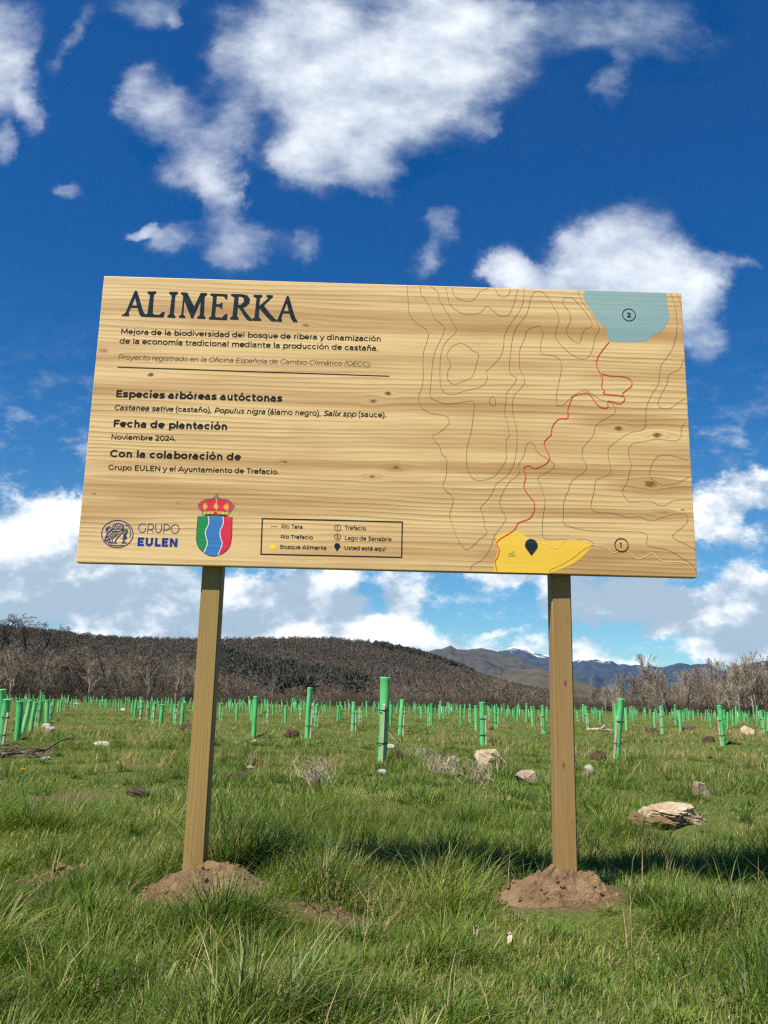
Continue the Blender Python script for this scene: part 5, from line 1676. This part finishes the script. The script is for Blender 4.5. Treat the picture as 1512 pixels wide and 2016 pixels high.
# trees one can pick out
SOLO = [
    (1310, 1288, 165, 'upright', 'tall pale bare tree with a fan of upright branches, right of the right post', 1.2),
    (1255, 1322, 160, 'upright', 'slimmer pale bare tree just left of the tall fan shaped one', .9),
    (1192, 1326, 240, 'upright', 'lone thin column shaped tree in front of the blue mountains', .5),
    (1442, 1296, 160, 'upright', 'pale bare tree with forked white trunk near the right edge', .9),
    (1508, 1282, 150, 'upright', 'tallest white stemmed tree at the right edge of the wood', 1.0),
    (1480, 1298, 150, 'upright', 'white stemmed tree just left of the tallest one at the right edge', .9),
    (718, 1312, 165, 'snag', 'dark dead tree trunk with stub branches, between the two posts', 1.0),
    (190, 1318, 150, 'oak', 'dark crooked oak with forked trunk at the wood edge, left', .8),
    (270, 1270, 165, 'spreading', 'wide bare tree with arching limbs left of the left post', 1.25),
    (308, 1272, 165, 'spreading', 'wide bare tree with a leaning limb just left of the left post', 1.25),
    (375, 1300, 160, 'fallen', 'pale leaning birch close to the left side of the left post', .8),
    (338, 1312, 150, 'upright', 'thin pale pair of stems at the wood edge, left of the left post', .5),
    (440, 1300, 158, 'oak', 'dark tree with a drooping bough just right of the left post', .9),
    (62, 1275, 165, 'spreading', 'broad grey bare tree near the left edge of the wood', 1.15),
    (852, 1335, 160, 'brushy', 'rounded brown bare tree right of the biggest tree guard', 1.2),
    (810, 1345, 158, 'brushy', 'low reddish brown bare tree close behind the biggest tree guard', 1.2),
    (498, 1330, 160, 'brushy', 'rounded bushy bare tree a little right of the left post', 1.3),
    (577, 1322, 158, 'upright', 'thin pale stem standing up between bushy trees behind the white stake guard', .5),
    (990, 1318, 168, 'fallen', 'pale twiggy tree left of the right post, under the mountains', 1.3),
    (945, 1322, 170, 'spreading', 'grey spreading bare tree under the rocky mountain knob', 1.3),
]
for i, (px, py, dist, kind, lab, wd) in enumerate(SOLO):
    add_tree(px, dist, toptoH(px, py, dist), kind, i, lab, None, None, wd)

TOPL = [(-150, 1262), (0, 1272), (150, 1270), (250, 1268), (350, 1275), (450, 1300), (550, 1335), (650, 1345), (760, 1342), (860, 1342), (950, 1330), (1050, 1332), (1100, 1345), (1180, 1352), (1250, 1330), (1330, 1306), (1420, 1310), (1512, 1288), (1650, 1288)]
cnt = 0
for px in np.arange(-120, 1640, 9.0):
    dist = rt.uniform(149, 176)
    p_ = px + rt.normal(0, 5)
    py = np.interp(p_, [a for a, _ in TOPL], [b for _, b in TOPL]) + abs(rt.normal(0, 14)) + 2
    if 1075 < p_ < 1120: continue
    if p_ > 1215: kind = 'upright' if rt.random() < .6 else ('brushy' if rt.random() < .6 else 'spreading')
    elif p_ > 470: kind = 'brushy' if rt.random() < .72 else 'spreading'
    else: kind = 'spreading' if rt.random() < .62 else ('upright' if rt.random() < .3 else 'brushy')
    grp = {'upright': ('pale leafless tree among many in the belt of trees behind the field', 'pale bare trees of the wood edge'), 'brushy': ('low bushy leafless tree in the brown belt of trees behind the field', 'bushy bare trees of the wood edge'), 'spreading': ('grey brown leafless tree among many in the belt of trees behind the field', 'grey bare trees of the wood edge')}[kind]
    add_tree(p_, dist, max(3.0, toptoH(p_, py, dist)), kind, cnt, grp[0], grp[1], None, rt.uniform(1.0, 1.35) if kind != 'upright' else 1.05)
    cnt += 1
    if p_ > 1200 and cnt < 900 and rt.random() < .8:
        add_tree(p_ + rt.normal(0, 9), rt.uniform(150, 180), max(4.0, toptoH(p_, py + rt.uniform(0, 30), 165)), 'upright', cnt + 500, 'pale leafless tree among many in the belt of trees behind the field', 'pale bare trees of the wood edge', None, rt.uniform(.9, 1.2))
# the dark oaks on the near shoulder of the hill at left
for i, (px, py) in enumerate(((12, 1206), (58, 1210), (-35, 1208), (122, 1230), (155, 1236), (90, 1222))):
    dist = 330 + 12 * i
    add_tree(px, dist, max(7, toptoH(px, py, dist)), 'oak', i, 'dark round crowned oak against the clouds on the hill shoulder at far left', 'dark oaks on the hill shoulder', None, 1.5)


# ------------------------------------------------------------------ the wood as one mass
def twig_cloud(cx, cy, cz, rx, rz, n, L, w, tint, rg, upw=.6):
    """n slim blades per crown, pointing up and outward; arrays over many crowns."""
    m_ = len(cx)
    D = rg.normal(size=(m_, n, 3)); D /= np.linalg.norm(D, axis=2, keepdims=True)
    D[..., 2] = np.abs(D[..., 2]) * 1.0 - .25
    rad = rg.random((m_, n, 1)) ** .4
    P = D * rad * np.stack([rx, rx, rz], -1)[:, None, :] + np.stack([cx, cy, cz], -1)[:, None, :]
    dr = D + np.array([0, 0, upw]) + rg.normal(size=D.shape) * .35
    dr /= np.linalg.norm(dr, axis=2, keepdims=True)
    sd = np.cross(dr, rg.normal(size=D.shape)); sd /= np.linalg.norm(sd, axis=2, keepdims=True) + 1e-9
    LL = (L[:, None] * rg.uniform(.6, 1.3, (m_, n)))[..., None]; ww = (w[:, None] * rg.uniform(.6, 1.3, (m_, n)))[..., None]
    V = np.stack([P - sd * ww, P + sd * ww, P + dr * LL], 2).reshape(-1, 3)
    F = np.arange(len(V)).reshape(-1, 3)
    c = tint[:, None, :] * rg.uniform(.75, 1.25, (m_, n, 1))
    C = np.repeat(c.reshape(-1, 3), 3, 0)
    return V, F, C


def wood_points(n, d0, d1, u0, u1, rg, power=1.0):
    d = d0 + (d1 - d0) * rg.random(n) ** power
    u = rg.uniform(u0, u1, n)
    return u * d, d + CAM[1], u, d


rw = np.random.default_rng(77)
# hillside
x, y, u, d = wood_points(9500, 215, 690, -.62, .32, rw, .8)
z = land(x, y)
pxs = u * FOC + PW / 2
keep = (z > -.2) & ~((pxs > 1120))
x, y, z, u, d, pxs = x[keep], y[keep], z[keep], u[keep], d[keep], pxs[keep]
tn = fbm(x / 60, y / 60, 3, 90)
base = np.array([.094, .079, .060]) * (1 + .5 * tn[:, None]) + np.array([.010, .004, -.001]) * fbm(x / 25, y / 25, 2, 95)[:, None] * 2
rz = rw.uniform(2.0, 3.6, len(x)); rx = rw.uniform(1.8, 3.4, len(x))
V1, F1, C1 = twig_cloud(x, y, z + rz * .9, rx, rz, 66, rw.uniform(.6, 1.15, len(x)), .00042 * d, np.clip(base, .02, .3), rw, .25)
o = mesh_np('hillside_wood', V1, F1, M_TWIG, C1)
tag(o, 'brown mass of leafless trees covering the long hill', 'wood', None, 'stuff')
# dark evergreen belt across the lower slope and along the falling crest
x, y, u, d = wood_points(16000, 215, 560, -.20, .06, rw)
z = land(x, y)
pxs = u * FOC + PW / 2
pys = hy(pxs) - (z + 3 - CAM[2]) / d * FOC
wb = fbm(u * 40, d * .02, 3, 99) * 22
keep = (pys > np.interp(pxs, [445, 470, 520, 560, 600, 650, 700, 760], [1288, 1285, 1296, 1310, 1316, 1326, 1332, 1350]) + wb) & (pys < np.interp(pxs, [445, 500, 560, 620, 700, 760], [1312, 1330, 1345, 1365, 1352, 1350]) + wb) & (pxs > 442) & (pxs < 755) & (rw.random(len(x)) < .55)
x2, y2, u2, d2 = wood_points(700, 600, 640, .01, .12, rw)
x, y, d = np.append(x[keep], x2), np.append(y[keep], y2), np.append(d[keep], d2)
z = land(x, y)
rz = rw.uniform(2.2, 4.2, len(x)); rx = rw.uniform(1.8, 3.0, len(x))
V1, F1, C1 = twig_cloud(x, y, z + rz * .8, rx, rz, 80, rw.uniform(.9, 1.5, len(x)), .0009 * d, np.tile(np.array([[.052, .052, .037]]), (len(x), 1)), rw, .2)
o = mesh_np('evergreen_wood', V1, F1, M_TWIG, C1)
tag(o, 'dark evergreen belt across the brown hill', 'wood', None, 'stuff')
# thicket filling the belt of trees at the field's end
x, y, u, d = wood_points(2300, 158, 225, -.60, .62, rw)
pxs = u * FOC + PW / 2
z = land(x, y)
topy = np.interp(pxs, [a for a, _ in TOPL], [b for _, b in TOPL]) + 12
Ht = np.clip((hy(pxs) - topy) / FOC * d + CAM[2] - z, 3, 14) * rw.uniform(.3, .66, len(x))
tint = np.where((pxs > 1180)[:, None], np.array([[.185, .15, .107]]), np.array([[.122, .101, .075]])) * rw.uniform(.8, 1.2, (len(x), 1))
redd = fbm(u * 12, u * 0 + 3, 3, 8)[:, None]
tint = tint * (1 + np.array([[.15, 0, -.05]]) * redd)
V1, F1, C1 = twig_cloud(x, y, z + Ht * .5, rw.uniform(1.2, 2.6, len(x)), Ht * .5, 130, np.clip(Ht * .2, .6, 2.0), .00015 * d, tint, rw, .5)
x, y, u, d = wood_points(1500, 150, 172, -.60, .62, rw)
z = height(x, y); Ht = rw.uniform(1.1, 2.9, len(x)) * (1 + 1.0 * np.clip(fbm(u * 20, d * .02, 2, 4), -.4, .6))
V2, F2, C2 = twig_cloud(x, y, z + Ht * .35, rw.uniform(1.0, 2.0, len(x)), Ht * .55, 100, np.clip(Ht * .3, .5, 1.3), .00018 * d, np.tile(np.array([[.10, .076, .056]]), (len(x), 1)) * rw.uniform(.6, 1.25, (len(x), 1)), rw, .9)
o = mesh_np('thicket', np.vstack([V1, V2]), np.vstack([F1, F2 + len(V1)]), M_TWIG, np.vstack([C1, C2]))
tag(o, 'tangled brown undergrowth and thin stems filling the wood edge', 'thicket', None, 'stuff')


# ------------------------------------------------------------------ grass
def blades(x, y, L, w, az, lean, curl, col, nseg, twist=None):
    n = len(x)
    z = height(x, y) - .01
    P = np.stack([x, y, z], -1)
    hd = np.stack([np.cos(az), np.sin(az), 0 * az], -1)
    tw = az + np.pi / 2 + RNG.normal(0, .5, n)
    sd = np.stack([np.cos(tw), np.sin(tw), 0 * tw], -1)
    V = np.zeros((n, 2 * nseg + 1, 3), np.float32)
    ph = lean.copy()
    for s in range(nseg):
        ws = w * (1 - (s / nseg) ** 1.6 * .75) * .5
        V[:, 2 * s] = P - sd * ws[:, None]; V[:, 2 * s + 1] = P + sd * ws[:, None]
        st = (L / nseg)[:, None]
        P = P + (hd * np.sin(ph)[:, None] + np.array([0, 0, 1.]) * np.cos(ph)[:, None]) * st
        ph = np.minimum(ph + curl / nseg, 2.3)
    V[:, 2 * nseg] = P
    base = (np.arange(n) * (2 * nseg + 1))[:, None, None]
    q = np.array([[2 * s, 2 * s + 1, 2 * s + 3, 2 * s + 2] for s in range(nseg - 1)])
    Fq = (q[None] + base).reshape(-1, 4) if nseg > 1 else np.zeros((0, 4), int)
    t = np.array([[2 * nseg - 2, 2 * nseg - 1, 2 * nseg]])
    Ft = (t[None] + base).reshape(-1, 3)
    C = np.repeat(col, 2 * nseg + 1, 0)
    return V.reshape(-1, 3), Fq, Ft, C


PAL = np.array([[.098, .165, .018], [.150, .205, .028], [.056, .106, .013], [.215, .24, .040], [.31, .31, .10], [.34, .285, .14], [.24, .18, .095]])


def tints(n, x, y, dry=0.0, far=0.0):
    k = RNG.random(n)
    patch = fbm(x * .55, y * .55, 3, 61) + .6 * fbm(x * 2.2, y * 2.2, 2, 62)
    p5 = np.clip(.04 + .62 * np.clip(patch - .06, 0, 1) + dry, .01, .6)
    p6 = p5 * .5
    idx = np.where(k < p5, 5, np.where(k < p5 + p6, 6, 0))
    g = RNG.random(n)
    pg = np.clip(.5 + patch * 1.1, .05, .95)
    gi = np.where(g < .34, 0, np.where(g < .34 + .3 * pg, 1, np.where(g < .72, 2, np.where(g < .92, 3, 4))))  # palest tint puts sun glints into the colour of some blades
    idx = np.where(idx == 0, gi, idx)
    c = PAL[idx] * RNG.uniform(.78, 1.22, (n, 1))
    return c * (1 + .28 * np.clip(patch, -.5, .5)[:, None] * np.array([[1.3, .8, .6]]))


CL = np.array(CLEAR + [(m[0], m[1] - .03, .31) for m in MOUNDS])


def short(x, y):
    s = np.ones_like(x)
    for cx, cy, r in CL:
        if cy > 30: continue
        s = np.minimum(s, .34 + .66 * sstep(.6, 1.25, np.hypot(x - cx, y - cy) / r))
    return s


class Sward:
    def __init__(self): self.parts, self.nv = [], 0

    def add(self, V, Fq, Ft, C):
        self.parts.append((V, Fq + self.nv, Ft + self.nv, C)); self.nv += len(V)

    def build(self, name, label, cat='grass'):
        V = np.concatenate([p[0] for p in self.parts]); C = np.concatenate([p[3] for p in self.parts])
        F = [np.concatenate([p[1] for p in self.parts]), np.concatenate([p[2] for p in self.parts])]
        o = mesh_np(name, V, F, M_GRASS, C)
        tag(o, label, cat, None, 'stuff')
        print(name, len(V), len(F[0]) + len(F[1]))


def scatter(n, d0, d1, half):
    d = np.sqrt(RNG.uniform(d0 ** 2, d1 ** 2, n))
    x = RNG.uniform(-1, 1, n) * half * d
    return x, d + CAM[1]


def wind(n):
    """Blades lie mostly towards the right, some every way."""
    a = RNG.normal(.25, 1.05, n)
    r = RNG.random(n) < .28
    return np.where(r, RNG.uniform(0, 2 * np.pi, n), a)


def tallness(x, y):
    t = fbm(x * .9 + 3, y * .9, 3, 70) + .55 * fbm(x * 2.6, y * 2.6, 2, 71)
    return np.clip(.48 + 2.1 * t, 0, 1)


TUSS = [(.3, .46, .16, 1.4), (1.2, .46, .2, 1.5), (1.75, .5, .2, 1.3), (2.05, .55, .25, 1.5), (-.55, .36, .3, 1.5), (-.2, .42, .25, 1.1), (-.85, .45, .3, 1.2), (-2.05, 1.35, .42, 1.35), (-1.55, -.55, .45, 1.1), (1.75, .95, .5, 1.45), (1.35, .7, .35, 1.2), (.2, 1.0, .5, 1.2), (-.2, 1.9, .4, 1.1), (-1.0, 2.9, .6, 1.1), (.85, 2.3, .5, 1.2), (1.2, -1.0, .5, 1.0), (-.35, -1.0, .5, .9), (-.55, 1.6, .4, 1.0), (2.0, -.2, .5, 1.1), (.55, 2.9, .3, 1.2), (-.2, 4.3, .7, 1.1), (-.9, 5.2, .5, 1.0), (.1, 6.5, .6, 1.1)]


def tuss(x, y):
    v = np.zeros_like(x)
    for (a, b, r, s) in TUSS:
        v = np.maximum(v, s * np.exp(-((x - a) ** 2 + (y - b) ** 2) / (r * r) * 1.4))
    return v


sw = Sward()
for (d0, d1, half, n, nseg, L0, w0, wsc) in ((1.2, 5.6, .64, 240000, 3, .088, .0030, 1.0), (5.6, 14, .56, 150000, 2, .078, .0052, 1.0), (14, 45, .53, 150000, 2, .085, .012, 1.0), (45, 160, .55, 90000, 1, .11, .040, 1.0)):
    x, y = scatter(n, d0, d1, half)
    b = bare(x, y) if d1 < 20 else 0 * x
    keep = RNG.random(n) > b * 1.05
    x, y = x[keep], y[keep]; m_ = len(x)
    tl = tallness(x, y); ts_ = tuss(x, y) if d1 < 16 else 0 * x
    L = L0 * (.42 + .75 * tl + .6 * ts_) * RNG.uniform(.6, 1.35, m_) * (short(x, y) if d1 < 50 else 1)
    w = w0 * RNG.uniform(.65, 1.35, m_)
    sw.add(*blades(x, y, L, w, wind(m_), np.abs(RNG.normal(.35, .3, m_)), RNG.uniform(.1, 1.5, m_), tints(m_, x, y, .02 if d0 < 10 else .04), nseg))
# tussocks: domes of long blades sprayed out from one crown; then loose tufts farther off
for (d0, d1, half, nt, per, nseg, L0, w0) in ((1.2, 5.8, .64, 760, 230, 4, .185, .0033), (5.8, 15, .56, 1500, 90, 3, .165, .0058), (15, 45, .53, 3400, 22, 2, .16, .012), (45, 150, .55, 3600, 8, 1, .19, .034)):
    x, y = scatter(nt, d0, d1, half)
    tl = tallness(x, y); ts_ = tuss(x, y) if d1 < 16 else 0 * x
    b = bare(x, y) if d1 < 20 else 0 * x
    keep = (RNG.random(nt) < .18 + .75 * tl + ts_) & (b < .3)
    x, y, tl, ts_ = x[keep], y[keep], tl[keep], ts_[keep]; m_ = len(x)
    size = (.55 + .6 * tl + .45 * ts_) * RNG.uniform(.55, 1.35, m_) * (short(x, y) if d1 < 50 else 1)
    X = np.repeat(x, per); Y = np.repeat(y, per); Sz = np.repeat(size, per); N = len(X)
    R0 = np.repeat(RNG.uniform(.06, .15, m_), per) * (1 if d0 < 14 else 1.6)
    rr0 = RNG.random(N) ** .6; rad = rr0 * R0 * Sz; a = RNG.uniform(0, 2 * np.pi, N)
    X = X + rad * np.cos(a); Y = Y + rad * np.sin(a) * .9
    az = np.where(RNG.random(N) < .74, a + RNG.normal(0, .5, N), wind(N))
    L = L0 * Sz * RNG.uniform(.5, 1.25, N) * (1.08 - .35 * rr0)
    C = tints(N, X, Y, .0 if d0 < 10 else .05)
    hue = RNG.random(m_)
    cc = np.where((hue < .42)[:, None], PAL[2] * .92, np.where((hue < .72)[:, None], PAL[0], np.where((hue < .93)[:, None], PAL[1], PAL[4] * .9))) * RNG.uniform(.78, 1.15, (m_, 1))
    tc_ = np.repeat(cc, per, 0)
    C = np.where((RNG.random(N) < .8)[:, None], tc_ * RNG.uniform(.75, 1.25, (N, 1)), C)
    sw.add(*blades(X, Y, L, w0 * RNG.uniform(.6, 1.3, N), az, np.clip(.12 + .75 * rr0 + RNG.normal(0, .16, N), 0, 1.3), RNG.uniform(.3, 1.7, N), C, nseg))
sw.build('grass', 'rough green meadow grass with paler and straw coloured blades')
# straw and brown dead grass in patches
sd_ = Sward()
for (d0, d1, half, nt, per, L0, w0) in ((1.4, 14, .56, 420, 16, .2, .0032), (9, 40, .53, 2300, 14, .2, .009)):
    x, y = scatter(nt, d0, d1, half)
    f = fbm(x * .4, y * .4, 3, 81)
    keep = (f > .03) & (bare(x, y) < .5)
    x, y = x[keep], y[keep]; m_ = len(x)
    X = np.repeat(x, per); Y = np.repeat(y, per); N = len(X)
    X = X + RNG.normal(0, .06, N); Y = Y + RNG.normal(0, .06, N)
    C = np.array([[.36, .265, .125]]) * RNG.uniform(.5, 1.3, (N, 1)) * np.array([[1, 1, 1]])
    sd_.add(*blades(X, Y, L0 * RNG.uniform(.5, 1.3, N), w0 * RNG.uniform(.6, 1.3, N), wind(N), np.abs(RNG.normal(.5, .4, N)), RNG.uniform(.1, 1.2, N), C, 2))
sd_.build('dead_grass', 'straw brown dead grass stalks scattered through the meadow', 'dead grass')

# ------------------------------------------------------------------ haze: the air between here and the mountains
mb_ = MB(); mb_.box(-9500, 13000, -400, 10500, -8, 600)
hm = bpy.data.materials.new('air'); hm.use_nodes = True
hm.node_tree.nodes.clear()
H_ = NT(hm.node_tree)
ho = H_.n('ShaderNodeOutputMaterial'); pv = H_.n('ShaderNodeVolumePrincipled')
pv.inputs['Color'].default_value = (.34, .62, 1.0, 1)
pv.inputs['Density'].default_value = HAZE
pv.inputs['Anisotropy'].default_value = .2
H_.link(pv.outputs[0], ho.inputs['Volume'])
hz = mb_.build('haze', hm)
tag(hz, 'thin blue air haze in front of the far mountains', 'haze', None, 'stuff')
